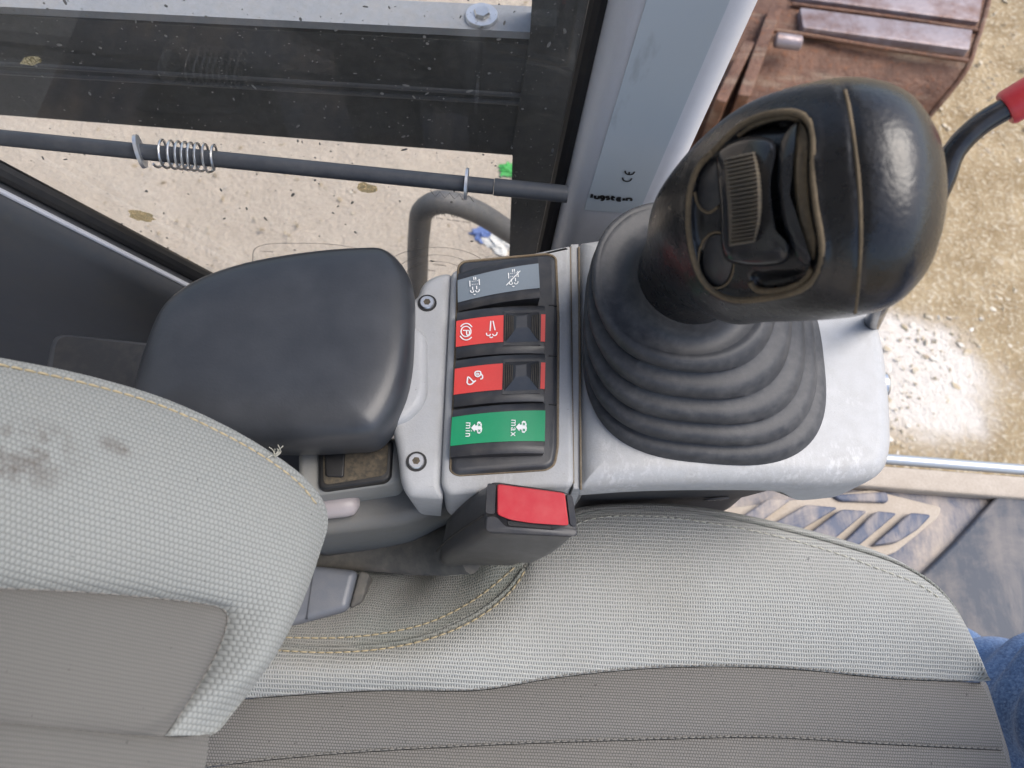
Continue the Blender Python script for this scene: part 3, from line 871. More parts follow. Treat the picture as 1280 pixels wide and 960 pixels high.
# dark flank under the covers
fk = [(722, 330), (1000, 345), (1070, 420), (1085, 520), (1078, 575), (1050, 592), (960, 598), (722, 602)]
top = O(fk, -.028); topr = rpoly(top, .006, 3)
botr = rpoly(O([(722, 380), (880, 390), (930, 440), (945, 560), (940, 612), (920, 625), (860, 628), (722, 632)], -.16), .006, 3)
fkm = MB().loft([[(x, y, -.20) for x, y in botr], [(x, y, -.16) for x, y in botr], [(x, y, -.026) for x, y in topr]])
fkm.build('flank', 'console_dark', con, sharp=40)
bvf = bvh_of([o for o in con.children if o.name.startswith('flank')][0])
# oval emblem on the flank and key lock on the nose
pc, nn = onto(bvf, 895, 622, .0006)
if pc is not None:
    e1 = np.array([1.0, 0, 0]); e1 -= nn * (e1 @ nn); e1 /= np.linalg.norm(e1); e2 = np.cross(nn, e1)
    MB().loft([[pc + .0095*math.cos(a)*e1 + .0042*math.sin(a)*e2 + nn*h for a in np.linspace(0, 6.2832, 28, endpoint=False)] for h in (0, .001)]).build('emblem', 'rod_paint', con)
    zz = MB(); 
    for k in (-1, 0, 1):
        q = [pc + nn*.0014 + (k*.0042 + .0016*math.cos(a))*e1 + .0018*math.sin(a)*e2 for a in np.linspace(.6, 5.6, 14)]
        zz.ribbon(q, .0006, nn)
    zz.build('emblem_mark', 'steel', con, fix=False)
kc = P(1102, 481, -.012)
kd = np.array([1, 0, .15]); kd /= np.linalg.norm(kd)
MB().tube([kc - kd*.006, kc + kd*.002, kc + kd * .0035, kc + kd*.0036], [.008, .008, .0068, .002], 24).build('key_lock', 'steel', con)
# rear storage tray beside the armrest
rt = [(372, 556), (500, 545), (506, 560), (503, 592), (494, 604), (440, 612), (372, 622)]
MB().slab(O(rt, -.025), -.025, -.075, .004, 4, taper=-.003, rad=.008).build('rear_shelf', 'console_shade', con)
MB().slab(O([(398, 553), (492, 548), (489, 596), (482, 602), (398, 614)], -.022), -.021, -.03, .002, rad=.005).build('tray_rim', 'seal_black', con)
MB().slab(O([(404, 556), (486, 552), (483, 594), (404, 607)], -.021), -.0204, -.03, .0004, rad=.004).build('tray_bottom', 'tray_dirt', con)
MB().slab(O([(405, 556), (432, 555), (430, 597), (407, 596)], -.020), -.019, -.025, .001, rad=.002).build('tray_insert', 'seal_black', con)
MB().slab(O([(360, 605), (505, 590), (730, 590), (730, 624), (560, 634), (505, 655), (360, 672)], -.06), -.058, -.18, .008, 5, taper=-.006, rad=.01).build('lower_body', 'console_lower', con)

# ------------------------------------------------------------------ switch bezel (part of the console)
bz = [(574, 328), (684, 318), (694, 322), (697, 400), (696, 560), (692, 580), (683, 586), (572, 593), (564, 588), (567, 520), (571, 420)]
MB().slab(np.array([P(x, y, .003)[:2] for x, y in bz]), .0042, -.002, .003, 4, rad=[.005, .006, .006, .01, .01, .006, .006, .006, .006, .01, .01]).build('bezel', 'bezel_black', con, sharp=50)
gl_ = rpoly(mitre(O(bz, .0008), -.0004), .006, 5); gl_ = np.vstack([gl_, gl_[:1]])
MB().tube([(x, y, .0007) for x, y in gl_], .0009, 6).build('grime_line', 'grime', con, sharp=0)
for q_ in ([(723.5, 309), (726, 612)], [(712.5, 309), (716.5, 604)]):
    MB().tube([P(*q_[0], -.0035), P(*q_[1], -.0035)], .0007, 6).build('grime_line', 'grime', con, sharp=0)
for ys in ((381, 384), (444, 447), (505, 508)):
    MB().slab(O([(686, ys[0]), (696, ys[0]), (696, ys[0] + 1.4), (686, ys[0] + 1.4)], .0043), .0046, .003, .0001).build('bezel_joint', 'seal_black', con)

# ------------------------------------------------------------------ rocker switches
def rocker(corners, z_l, z_r, arch, strip_v, strip_mat, lock, label, glyphs):
    """corners TL,TR,BR,BL in the picture, lying at z_l (left) and z_r (right)"""
    TL, TR, BR, BL = corners
    a, b, c, d = P(*TL, z_l), P(*TR, z_r), P(*BR, z_r), P(*BL, z_l)
    sw = thing('rocker_switch', label, 'switch', (a + b + c + d) / 4 * np.array([1, 1, 0]) + np.array([0, 0, .003]), 'rocker switches in the console bezel')
    def S(u, v, h=0):
        p = (a*(1-u) + b*u)*(1-v) + (d*(1-u) + c*u)*v
        edge = 0.0012 * (max(0, abs(v - .5) - .40) / .10) ** 2
        return p + np.array([0, 0, arch * (1 - (2*u - 1)**2) + h - edge])
    m = MB()
    us = np.linspace(0, 1, 25); vs = np.linspace(0, 1, 15)
    top = np.array([[S(u, v) for u in us] for v in vs]); bot = top.copy(); bot[:, :, 2] = .002
    per = [top[0, i] for i in range(25)] + [top[j, -1] for j in range(1, 15)] + [top[-1, i] for i in range(23, -1, -1)] + [top[j, 0] for j in range(13, 0, -1)]
    per = np.array(per); low = per.copy(); low[:, 2] = .002
    cen = per.mean(0); low[:, :2] = cen[:2] + (low[:, :2] - cen[:2]) * .97
    m.grid(top); m.loft([low, per], True, False)
    bmm = m.build('body', 'black_plastic', sw, sharp=40)
    v0, v1 = strip_v
    ranges = [(-.004, 1.004)] if not lock else [(-.004, .53), (.955, 1.004)]
    for (u0, u1) in ranges:
        g_ = MB(); uu = np.linspace(u0, u1, 20)
        tp = np.array([[S(u, v, .0004) for u in uu] for v in np.linspace(v0, v1, 5)])
        g_.grid(tp)
        lo_ = tp[:, -1] if u1 > 1 else None
        if u1 > 1:      # fold over the right end
            dn = tp[:, -1].copy(); dn[:, 2] -= max(.004, (z_r - .002) * .8); dn[:, 0] += .0004
            g_.add(np.vstack([tp[:, -1], dn]), [(i, i + 1, 5 + i + 1, 5 + i) for i in range(4)])
        g_.build('colour_strip', strip_mat, sw, sharp=30)
    nrm_up = np.array([0, 0, 1.0])
    def surf(px, py, h=.0009):
        z = z_l
        for _ in range(14):
            p = P(px, py, z)
            u = ((p - d) @ (c - d)) / ((c - d) @ (c - d)); u = min(max(u, 0), 1)
            z = z_l + (z_r - z_l) * u + arch * (1 - (2*u - 1)**2) + h
        return P(px, py, z)
    for kind, paths, w in glyphs:
        if kind == 'curve': strokes(paths, surf, w, nrm_up, 'symbol', 'print_white', sw)
        elif kind == 'line': stroke_lin(paths, surf, w, nrm_up, 'symbol', 'print_white', sw)
        elif kind == 'fill':
            for p in paths:
                mm = MB(); mm.add([surf(x, y) for x, y in p], [tuple(range(len(p)))])
                mm.build('symbol', 'print_white', sw, fix=False, smooth=False)
        elif kind == 'mark':
            for k4 in range(0, len(paths), 2): stroke_lin(paths[k4:k4 + 2], lambda x, y: surf(x, y, .0013), w, nrm_up, 'symbol_mark', strip_mat, sw)
        elif kind == 'text':
            mm = None
            for txt, o0, o1, hh in paths:
                A0, A1 = surf(*o0), surf(*o1); ex = (A1 - A0) / np.linalg.norm(A1 - A0); ey = np.cross(nrm_up, ex)
                text_obj(txt, hh, A0, ex, ey, 'lettering', 'print_white', sw, spacing=1.15)
    if lock:            # pinch slider with stepped flanks
        L0, L1 = .535, .95
        base = [S(L0, .12, .0006), S(L1, .12, .0006), S(L1, .86, .0006), S(L0, .86, .0006)]
        f_ = lambda u, v, h: S(L0 + (L1 - L0)*u, .12 + .74*v, h)
        MB().loft([[f_(0, 0, -.001), f_(1, 0, -.001), f_(1, 1, -.001), f_(0, 1, -.001)],
                   [f_(0, 0, .0008), f_(1, 0, .0008), f_(1, 1, .0008), f_(0, 1, .0008)]]).build('slider_base', 'black_plastic', sw, sharp=30)
        k = MB()
        o1 = [(0.04, .04), (.96, .04), (.96, .96), (.04, .96)]; 
        r1 = [(.05, .08), (.95, .08), (.95, .90), (.05, .92)]
        r2 = [(.30, .30), (.62, .26), (.64, .62), (.30, .66)]
        hexa = lambda r, h: [f_(u, v, h) for u, v in r]
        k.loft([hexa(r1, .0008), hexa([(.28, .26), (.66, .22), (.70, .66), (.28, .70)], .0052), hexa([(.33, .32), (.60, .28), (.62, .60), (.33, .63)], .0060)])
        k.build('slider', 'bezel_black', sw, sharp=25)
        lines = MB()
        for side in (0, 1):
            for q in range(5):
                s = .04 + q * .05
                uu = s if side == 0 else 1 - s
                hh = .0012 + .0040 * (s - .04) / .25
                lines.tube([f_(uu, .12 + s*.6, hh + .0002), f_(uu, .5, hh + .0004), f_(uu, .88 - s*.6, hh + .0002)], .00028, 5)
        lines.build('slider_grooves', 'roller_grey', sw, sharp=0)
    return sw
def Z5(pts): return [(500 + x / 5.3333, 290 + y / 5.3333) for x, y in pts]
def Z6(pts): return [(500 + x / 5.3333, 440 + y / 5.3333) for x, y in pts]
def dpf(ox, oy, s=1.0):
    """dotted filter with three rising gas puffs"""
    q = lambda pts: [(ox + x*s, oy + y*s) for x, y in pts]
    lines = [q([(-32, -20), (-30, 18)]), q([(30, -32), (33, 8)]), q([(-5, -44), (-4, -26)]), q([(7, -46), (8, -28)])]
    for yy in (-18, 4):
        for xx in (-18, -6, 6, 18):
            lines.append(q([(xx, yy - xx*.12), (xx + 5, yy - xx*.12 - 1)]))
    lines += [q([(-13, 20), (-11, 40)]), q([(14, 14), (15, 36)])]
    curves = [q([(-26, 42), (-24, 54), (-14, 58), (-6, 52), (-8, 44)]), q([(8, 44), (12, 54), (22, 54), (30, 46), (32, 36)]), q([(-6, 68), (0, 72), (8, 68)])]
    return lines, curves
l1, c1 = dpf(497, 345); l2, c2 = dpf(755, 292)
slash = [(708, 356), (802, 258)]
rocker([(572, 341), (672, 319), (675, 371), (573, 388)], .006, .017, .0022, (.21, .80), 'grey_strip', False,
       'rocker switch with grey face and white filter symbols', [
       ('line', [Z5(p) for p in l1 + l2 + [slash]], .00055), ('curve', [Z5(p) for p in c1 + c2], .00055)])
pm = [[(404, 632), (420, 616), (445, 610), (466, 618), (480, 634)], [(400, 692), (418, 712), (440, 720), (462, 714), (478, 700)]]
pc_ = arc(440, 663, 33, 34, 0, 360, 22)
pP = [[(420, 656), (462, 656), (464, 680), (452, 692), (444, 680), (444, 657)]]
gas = [[(606, 592), (600, 660), (588, 666)], [(620, 592), (634, 655), (642, 664)]]
gasc = [[(576, 672), (580, 688), (596, 690), (604, 680)], [(616, 680), (626, 690), (642, 686), (648, 668)], [(596, 698), (608, 704), (620, 698)]]
rocker([(571, 390), (681.5, 381), (680.5, 441), (570, 447)], .008, .011, .003, (.21, .78), 'red_strip', True,
       'red rocker switch with white circled P parking brake symbol and black slider', [
       ('curve', [Z5(p) for p in pm + gasc], .0007), ('curve', [Z5(pc_)], .0007), ('line', [Z5(p) for p in pP + [[(606, 592), (600, 660)], [(620, 592), (634, 655)]]], .0007)])
buck = [[(452, 165), (447, 205), (458, 217), (478, 214), (492, 200), (460, 168), (452, 165)], [(492, 200), (506, 190)]]
tail = [[(500, 150), (502, 134), (520, 128), (536, 132), (536, 152), (520, 164), (506, 160), (500, 150)], [(536, 140), (550, 160), (548, 176), (536, 180)]]
rocker([(569.5, 450), (681.5, 442), (680, 501), (567, 508)], .008, .011, .003, (.20, .76), 'red_strip', True,
       'red rocker switch with a white grapple bucket symbol and black slider', [
       ('line', [Z6(p) for p in buck[:1]], .0008), ('curve', [Z6(p) for p in [buck[1]] + tail], .0008), ('curve', [Z6(arc(518, 147, 7, 6, 0, 360, 10))], .0006)])
def fan(ox, oy):
    body = [(ox - 42, oy), (ox - 18, oy - 26), (ox - 14, oy - 14), (ox - 2, oy - 18), (ox - 2, oy - 34), (ox + 8, oy - 42), (ox + 22, oy - 38), (ox + 30, oy - 20), (ox + 28, oy - 6), (ox + 32, oy + 6), (ox + 28, oy + 26), (ox + 14, oy + 40), (ox, oy + 36), (ox - 4, oy + 18), (ox - 16, oy + 14), (ox - 18, oy + 28)]
    xs_ = []
    for dy in (-20, 20):
        xs_ += [[(ox + 6, oy + dy - 8), (ox + 20, oy + dy + 8)], [(ox + 6, oy + dy + 8), (ox + 20, oy + dy - 8)]]
    return body, xs_
b1, x1_ = fan(516, 505); b2, x2_ = fan(814, 500)
rocker([(566, 512), (681.5, 503), (680, 566), (562.5, 571)], .008, .010, .003, (.17, .78), 'green_strip', False,
       'green rocker switch marked min and max in white', [
       ('fill', [Z6(b1), Z6(b2)], 0), ('mark', [Z6(p) for p in x1_ + x2_], .0005),
       ('text', [('min', Z6([(440, 466)])[0], Z6([(437, 552)])[0], .0056), ('max', Z6([(742, 448)])[0], Z6([(739, 544)])[0], .0056)], 0)])

# ================================================================== ARMREST
AZ = .022
arm = thing('armrest', 'black padded armrest behind the switch console', 'armrest', P(350, 450, -.06))
ao = [(203, 384), (240, 354), (300, 331), (380, 316), (450, 310), (480, 311), (498, 323), (514, 349), (517, 400), (514, 460), (505, 498), (488, 530), (470, 548), (420, 554), (340, 556), (230, 548), (165, 530), (163, 505), (178, 440)]
aw = crom(O(ao, AZ - .012), 160, True); aw = ccw(aw)
ctr = aw.mean(0)
am = MB(); rings = []
prof = [(.012, -.048), (.004, -.042), (.0, -.030), (.0, -.017), (.0014, -.0105), (.004, -.0060), (.0075, -.0034), (.0125, -.0016), (.019, -.0006), (.028, 0.0002)]
for ins, dz in prof:
    q = inset(aw, ins) if ins < .01 else ctr + (inset(aw, .0075) - ctr) * (1 - (ins - .0075) / .055)
    rings.append([(x, y, AZ + dz) for x, y in q])
for s in (.45, .3, .15, .03):
    q = ctr + (inset(aw, .0075) - ctr) * s
    rings.append([(x, y, AZ + .0006 - .0004*s - .0012 * math.exp(-((x - ctr[0])**2 + (y - ctr[1])**2) / .002)) for x, y in q])
am.loft(rings); am.build('pad', 'armrest_black', arm, sharp=60)
MB().slab(crom(O([(230, 400), (470, 340), (490, 430), (450, 530), (260, 540)], -.02), 60, True), -.01, -.035, .004).build('base_plate', 'console_dark', arm)
ab = P(360, 470, -.03)
MB().slab(np.array([(ab[0] - .03, ab[1] - .02), (ab[0] + .03, ab[1] - .02), (ab[0] + .03, ab[1] + .02), (ab[0] - .03, ab[1] + .02)]), -.03, -.30, .003).build('bracket', 'console_dark', arm)

# ================================================================== JOYSTICK
joy = thing('joystick', 'black joystick with dusty ribbed thumb roller and pleated rubber boot', 'joystick', P(881, 435, 0))
# --- bellows boot
c0 = P(881, 441, 0); cT = P(855, 351, .060)
def ringpts(c, rx, ry, ex, nrm, n=96):
    e1 = np.array([1.0, 0, 0]); e1 -= nrm * (e1 @ nrm); e1 /= np.linalg.norm(e1); e2 = np.cross(nrm, e1); out = []
    for a in np.linspace(0, 2*math.pi, n, endpoint=False):
        ca, sa = math.cos(a), math.sin(a)
        out.append(c + rx * np.sign(ca) * abs(ca) ** (2/ex) * e1 + ry * np.sign(sa) * abs(sa) ** (2/ex) * e2)
    return out
gT = P(868, 336, .075)
axis = PT(950, 270, .325) - cT; axis /= np.linalg.norm(axis)
rings = []
K = 4
rx0 = (P(1030, 440, 0)[0] - P(732, 440, 0)[0]) / 2
rad = [rx0, rx0 * .945, rx0 * .875, rx0 * .79, rx0 * .70]
hz_ = [0, .013, .027, .041, .054]
exps = [2.9, 2.8, 2.6, 2.4, 2.2]
for k in range(5):
    f0 = k / 5; c = c0 * (1 - f0) + cT * f0
    def at(h, dr, k=k):
        s = (hz_[k] + h) / .060
        cc = c0 * (1 - s) + cT * s; cc = np.array([cc[0], cc[1], hz_[k] + h])
        nn = np.array([0, 0, 1.0]) * (1 - .35 * s) + axis * .35 * s; nn /= np.linalg.norm(nn)
        ex_ = exps[k]
        return ringpts(cc, rad[k] - dr, (rad[k] - dr) * .97, ex_, nn)
    if k == 0: rings.append(at(0.0, 0))
    rings += [at(.001, .0), at(.0045, .0002), at(.0068, .0010), at(.0080, .0022), at(.0085, .0045)]
    if k < 4: rings += [at(.0088, rad[k] - rad[k+1] + .0030), at(.0108, rad[k] - rad[k+1] + .0034), at(.0122, rad[k] - rad[k+1] + .0012)]
# flared dish on top
nT = np.array([0, 0, 1.0]) * .62 + axis * .38; nT /= np.linalg.norm(nT)
rT = (P(967, 360, .062)[0] - P(743, 360, .062)[0]) / 2
nk = PT(866, 338, .405)
for r_, h, s in ((rT * .80, -.006, 0), (rT * .97, -.003, 0), (rT, -.0008, 0), (rT * 1.0, .0008, 0), (rT * .985, .0016, 0), (rT * .93, .0006, 0.05), (rT * .84, -.0008, .15), (rT * .74, -.0006, .3), (rT * .66, .0022, .5), (rT * .60, .007, .8), (rT * .57, .014, 1.0)):
    cc = cT + nT * h; cc = cc * (1 - s) + (np.array([nk[0], nk[1], cc[2]])) * s
    rings.append(ringpts(cc, r_, r_, 2.0, nT))
boot = MB().loft(rings, True, False).build('boot', 'boot_rubber', joy, sharp=70)
# --- grip: sections between the two silhouettes
secs = [((838, 228), (936, 400), .350, .032, .62), ((885, 172), (962, 402), .324, .036, .9),
        ((950, 129), (1010, 401), .302, .039, 1), ((1055, 108), (1070, 395), .286, .040, 1), ((1118, 121), (1118, 381), .280, .036, 1), ((1158, 160), (1154, 345), .278, .026, 1), ((1177, 210), (1174, 295), .279, .012, 1), ((1181, 245), (1180, 262), .280, .003, 1)]
n = 160; kk = 150
vd = PT(980, 260, 1.0) - CO; vd /= np.linalg.norm(vd)
unit = lambda v: v / np.linalg.norm(v)
h2 = unit(PT(838, 228, .35) - PT(936, 400, .35))
h0 = unit(h2 - nT * (h2 @ nT)); es = unit(np.cross(h0, nT))
if es @ CR < 0: es = -es
sa = np.array([nk[0], nk[1], (cT + nT * .014)[2]]); rs_ = rT * .578
chs = []
for up_, gr_ in ((-.010, 0), (.004, 0), (.018, .0008)):
    chs.append(np.concatenate([sa + nT * up_, h0 * (rs_ + gr_), es * (rs_ + gr_), [2.0]]))
for A, B, t_, dp, wv in secs:
    pa, pb2 = PT(*A, t_), PT(*B, t_); h = (pa - pb2) / 2
    v_ = vd * wv + es * (1 - wv); v_ = unit(v_ - h * (v_ @ h) / (h @ h)) * dp
    chs.append(np.concatenate([(pa + pb2) / 2, h, v_, [2.35]]))
chs = np.array(chs); chs[:, 9] *= .01        # exponent kept light in the arc length
ch_ = crom(chs, kk)
gr = []
for row in ch_:
    c, h, v_, ex_ = row[:3], row[3:6], row[6:9], row[9] * 100
    gr.append([c + h * np.sign(math.cos(a)) * abs(math.cos(a)) ** (2/ex_) + v_ * np.sign(math.sin(a)) * abs(math.sin(a)) ** (2/ex_) for a in np.linspace(0, 2*math.pi, n, endpoint=False)])
gr = np.array(gr)
pre = MB().loft(gr, True, True)
bvg = BVHTree.FromPolygons(pre.v, pre.f)       # smooth body, before the face is sunk in
face = [(891, 190), (915, 165), (945, 147), (980, 140), (1000, 141), (1012, 150), (1016, 172), (1015, 215), (1019, 260), (1026, 302), (1025, 335), (1012, 355), (990, 366), (940, 375), (917, 376), (890, 365), (872, 340), (864, 310), (860, 275), (862, 240), (870, 212), (880, 197)]
face = crom(face, 90, True)
hol1 = crom([(918, 172), (945, 156), (985, 147), (996, 152), (985, 164), (950, 168)], 30, True)
hol2 = crom([(935, 340), (960, 336), (1000, 336), (1012, 338), (995, 356), (950, 362)], 30, True)
bt1 = crom([(872, 225), (880, 205), (896, 196), (905, 230), (900, 255), (885, 265), (872, 252)], 30, True)
bt2 = crom([(873, 330), (878, 302), (892, 289), (906, 292), (918, 325), (912, 352), (896, 362), (880, 352)], 30, True)
seam_path = [(1052, 100), (1062, 140), (1070, 190), (1075, 250), (1076, 310), (1073, 360), (1068, 402)]
seam_d = crom(seam_path, 60)
vs = np.array(pre.v)
for i, v in enumerate(vs):
    w = v - CO
    if (w @ vd) > .40: continue
    px, py = proj(v)
    # only the near side
    h0 = bvg.ray_cast(Vector(CO), Vector((w / np.linalg.norm(w)).tolist()))
    if h0[0] is None or (np.linalg.norm(np.array(h0[0]) - CO) < np.linalg.norm(w) - .006): continue
    dep = 0.0
    if 850 < px < 1035 and 130 < py < 385:
        dist = edist(px, py, face)
        ins = inpoly(px, py, face)
        if ins:
            dep += .0052 * sstep(0, 13, dist)
            for hol, dd, ww in ((hol1, .006, 8), (hol2, .005, 9), (bt1, .003, 7), (bt2, .003, 7)):
                if inpoly(px, py, hol): dep += dd * sstep(0, ww, edist(px, py, hol))
        else: dep -= .0012 * (1 - sstep(2, 12, dist))
    ds = edist(px, py, seam_d, False)
    if ds < 6: dep += .0011 * (1 - sstep(1.5, 5, ds))
    vs[i] = v + w / np.linalg.norm(w) * dep
gm = MB(); gm.add(vs, pre.f)
grip = gm.build('grip', 'grip_rubber', joy, sharp=70)
bvs = bvh_of(grip)
def face_tube(pts, r, name, mname, n=60, closed=False, off=.0, bv=None, flat=1.0):
    q = crom(pts, n, closed)
    if closed: q = np.vstack([q, q[:1]])
    out = []
    for x, y in q:
        p, nn = onto(bv or bvs, x, y, off)
        if p is not None: out.append(p)
    if len(out) < 3: return None
    out = np.array(out)
    for _ in range(6): out[1:-1] = (out[:-2] + 2*out[1:-1] + out[2:]) / 4
    return MB().tube(out, r, 8).build(name, mname, grip, sharp=0)
face_tube([(x, y) for x, y in face[::3]], .0013, 'face_rim', 'grip_dusty', 120, True, -.0005)
face_tube([(1056, 113), (1059, 122)] + seam_path[1:-1] + [(1070, 384), (1069, 391)], .0007, 'seam', 'grip_dusty', 60, False, .0000)
def face_pad(poly, lo, hi, name, mname, k=40, bv=None, dome=0.0, sharp=40, shrink=.82):
    """raised pad following the grip surface inside a picture outline"""
    q = crom(poly, k, True) if k else np.array(poly, float)
    cx, cy = q.mean(0); rings = []
    for s, h in ((1.0, lo), (1.0, lo + (hi - lo) * .7), (.95, hi - (hi-lo)*.08), (shrink, hi), (.55, hi + dome * .7), (.2, hi + dome), (.02, hi + dome)):
        ring = []
        for x, y in q:
            p, nn = onto(bv or bvg, cx + (x - cx)*s, cy + (y - cy)*s, 0)
            dd = ray(cx + (x - cx)*s, cy + (y - cy)*s); dd /= np.linalg.norm(dd)
            ring.append(p - dd * h)
        rings.append(ring)
    return MB().loft(rings).build(name, mname, grip, sharp=sharp)
face_pad(bt1, -.009, -.0045, 'thumb_button', 'black_plastic', 36, dome=.0014)
face_pad([(897 + 19*math.cos(a), 325 + 33*math.sin(a)) for a in np.linspace(0, 6.283, 16, endpoint=False)], -.009, -.0045, 'thumb_button', 'black_plastic', 36, dome=.0016)
face_tube(bt2[::3], .0006, 'button_rim', 'grip_dusty', 50, True, -.0002)
face_tube([(868, 240), (874, 258), (886, 266), (898, 258)], .0007, 'button_rim', 'grip_dusty', 30, False, .0)
# dusty floor and lips of the hollows, crescent guard to the right of the roller
face_tube([(938, 352), (945, 362), (975, 363), (1005, 352), (1016, 336)], .0013, 'hollow_lip', 'grip_dusty', 40, False, .0)
face_tube([(922, 170), (945, 155), (985, 146), (1000, 150)], .0010, 'hollow_lip', 'grip_dusty', 40, False, .0)
face_pad([(1001, 150), (1009, 165), (1010, 215), (1013, 262), (1020, 305), (1017, 326), (1004, 300), (996, 262), (992, 215), (994, 175)], -.008, -.0018, 'dust_band', 'grip_dusty', 60, shrink=.7, dome=-.0008)
face_pad([(996, 152), (988, 180), (985, 220), (987, 255), (996, 290), (1013, 322), (1014, 332), (1003, 330), (986, 300), (976, 262), (972, 220), (974, 185), (984, 162)], -.007, .0008, 'guard', 'gloss_black', 60, shrink=.6)
# roller carrier
face_pad([(897, 188), (934, 171), (966, 175), (970, 190), (964, 225), (966, 262), (974, 296), (986, 306), (984, 326), (950, 333), (908, 326), (902, 312), (900, 260), (896, 215)], -.009, .0022, 'roller_frame', 'gloss_black', 70, shrink=.9)
# ribbed roller drum: 26 teeth on a bulged belt
L = crom([(899, 199), (902, 222), (905, 247), (907, 280), (906, 309)], 27 * 4 + 1); Rr = crom([(949, 188), (954, 215), (956, 246), (954, 280), (949, 302)], 27 * 4 + 1)
gridr = []
NT_ = 22
L = crom([(899, 199), (902, 222), (905, 247), (907, 280), (906, 309)], NT_ * 4 + 1); Rr = crom([(949, 188), (954, 215), (956, 246), (954, 280), (949, 302)], NT_ * 4 + 1)
knots = np.array([[onto(bvg, *(L[i] * (1 - q) + Rr[i] * q))[0] for q in (0, .5, 1)] for i in range(0, NT_ * 4 + 1, 22)])
base_s = np.stack([crom(knots[:, k], NT_ * 4 + 1) for k in range(3)], 1)
for i in range(NT_ * 4 + 1):
    s = i / (NT_ * 4); bul = .0032 + .0042 * math.sin(math.pi * s)
    tooth = .0017 * (0, .9, 1, .25)[i % 4]
    row = []
    for j, q in enumerate(np.linspace(0, 1, 7)):
        w3 = ((1-q)*(1-2*q), 4*q*(1-q), q*(2*q-1))
        p = sum(w3[k] * base_s[i, k] for k in range(3)); dd = p - CO; dd = dd / np.linalg.norm(dd)
        h = bul + tooth + .0010 * math.sin(math.pi * q)
        if j in (0, 6): h = -.003
        row.append(p - dd * h)
    gridr.append(row)
MB().grid(gridr).build('thumb_roller', 'roller_grey', grip, sharp=30)
# ------------------------------------------------------------------ lever with the red grip
lp = crom([P(1078, 430, -.075), PT(1093, 398, .475), PT(1106, 368, .42), PT(1138, 305, .38), PT(1178, 228, .36), PT(1192, 190, .355), PT(1222, 158, .35), PT(1262, 133, .345)], 70)
lev = thing('safety_lever', 'bent black lever with a red sleeve behind the joystick', 'lever', lp[0])
MB().tube(lp, .0052, 18).build('bar', 'gloss_black', lev)
rd0, rd1 = PT(1256, 137, .347), PT(1340, 88, .335)
dd = (rd1 - rd0) / np.linalg.norm(rd1 - rd0)
MB().tube([rd0 - dd*.0004, rd0, rd0 + dd*.0015, rd1, rd1 + dd*.003], [.005, .0074, .0082, .0086, .005], 22).build('grip', 'red_plastic', lev, sharp=50)

# ================================================================== SEAT
seat = thing('operator_seat', 'operator seat upholstered in pale woven cloth with taupe centre panels', 'seat', P(700, 900, FZ))
CZ = -.118
def curve(pts, n=90):
    return crom([P(*p) for p in pts], n)
NS = 110
edge = curve([(655, 712, CZ - .006), (676, 678, CZ - .006), (724, 646, CZ - .004), (800, 638, CZ - .002), (870, 642, CZ), (960, 658, CZ), (1060, 684, CZ), (1130, 708, CZ - .002), (1172, 735, CZ - .006), (1200, 770, CZ - .012), (1215, 810, CZ - .016), (1227, 850, CZ - .018)], NS)
seam1 = curve([(180, 884, CZ - .012), (305, 873, CZ - .008), (470, 863, CZ - .004), (600, 862, CZ - .003), (700, 846, CZ - .003), (830, 834, CZ - .003), (980, 835, CZ - .004), (1120, 848, CZ - .009), (1229, 852, CZ - .020)], NS)
seam2 = curve([(160, 975, CZ - .012), (250, 960, CZ - .008), (400, 944, CZ - .005), (600, 932, CZ - .004), (800, 925, CZ - .004), (960, 922, CZ - .005), (1100, 930, CZ - .008), (1256, 938, CZ - .020)], NS)
seam3 = curve([(140, 1060, CZ - .012), (400, 1050, CZ - .006), (800, 1040, CZ - .005), (1100, 1040, CZ - .009), (1275, 1045, CZ - .020)], NS)
seam4 = curve([(100, 1250, CZ - .012), (400, 1250, CZ - .008), (800, 1250, CZ - .006), (1100, 1250, CZ - .010), (1290, 1250, CZ - .022)], NS)
# inner stitched edge by the backrest, then round the buckle corner
rear_edge = curve([(180, 815, CZ - .006), (300, 809, CZ - .006), (420, 812, CZ - .006), (520, 800, CZ - .005), (590, 772, CZ - .004), (635, 738, CZ - .005), (655, 712, CZ - .006)], 60)
full = np.vstack([rear_edge[:-1], edge]); 
full = resample(full, 150)
s1 = resample(np.vstack([seam1]), 150)
# align the two long curves by x so that the weave runs straight
def at_x(cv, x):
    i = np.argsort(cv[:, 0]); return np.array([x, np.interp(x, cv[i, 0], cv[i, 1]), np.interp(x, cv[i, 0], cv[i, 2])])
xr = full[:, 0]
s1a = np.array([at_x(seam1, min(max(x, seam1[0, 0]), seam1[-1, 0])) for x in xr])
s1a[-1] = seam1[-1]; 
rows = []
rim = []
tan = np.gradient(full, axis=0); nrm2 = np.stack([-tan[:, 1], tan[:, 0]], 1); nrm2 /= np.linalg.norm(nrm2, axis=1)[:, None]
for a, ztot in ((1.0, 0),):
    ef = np.array([1 - .98 * sstep(.80, .97, i / 149) for i in range(150)])
    for dist, dz in ((.010, -.09), (.012, -.05), (.011, -.026), (.009, -.013), (.0055, -.005), (.0025, -.0014)):
        rim.append([full[i] + np.array([nrm2[i, 0]*dist*ef[i], nrm2[i, 1]*dist*ef[i], dz]) for i in range(150)])
rim = np.array(rim)
mid_rows = []
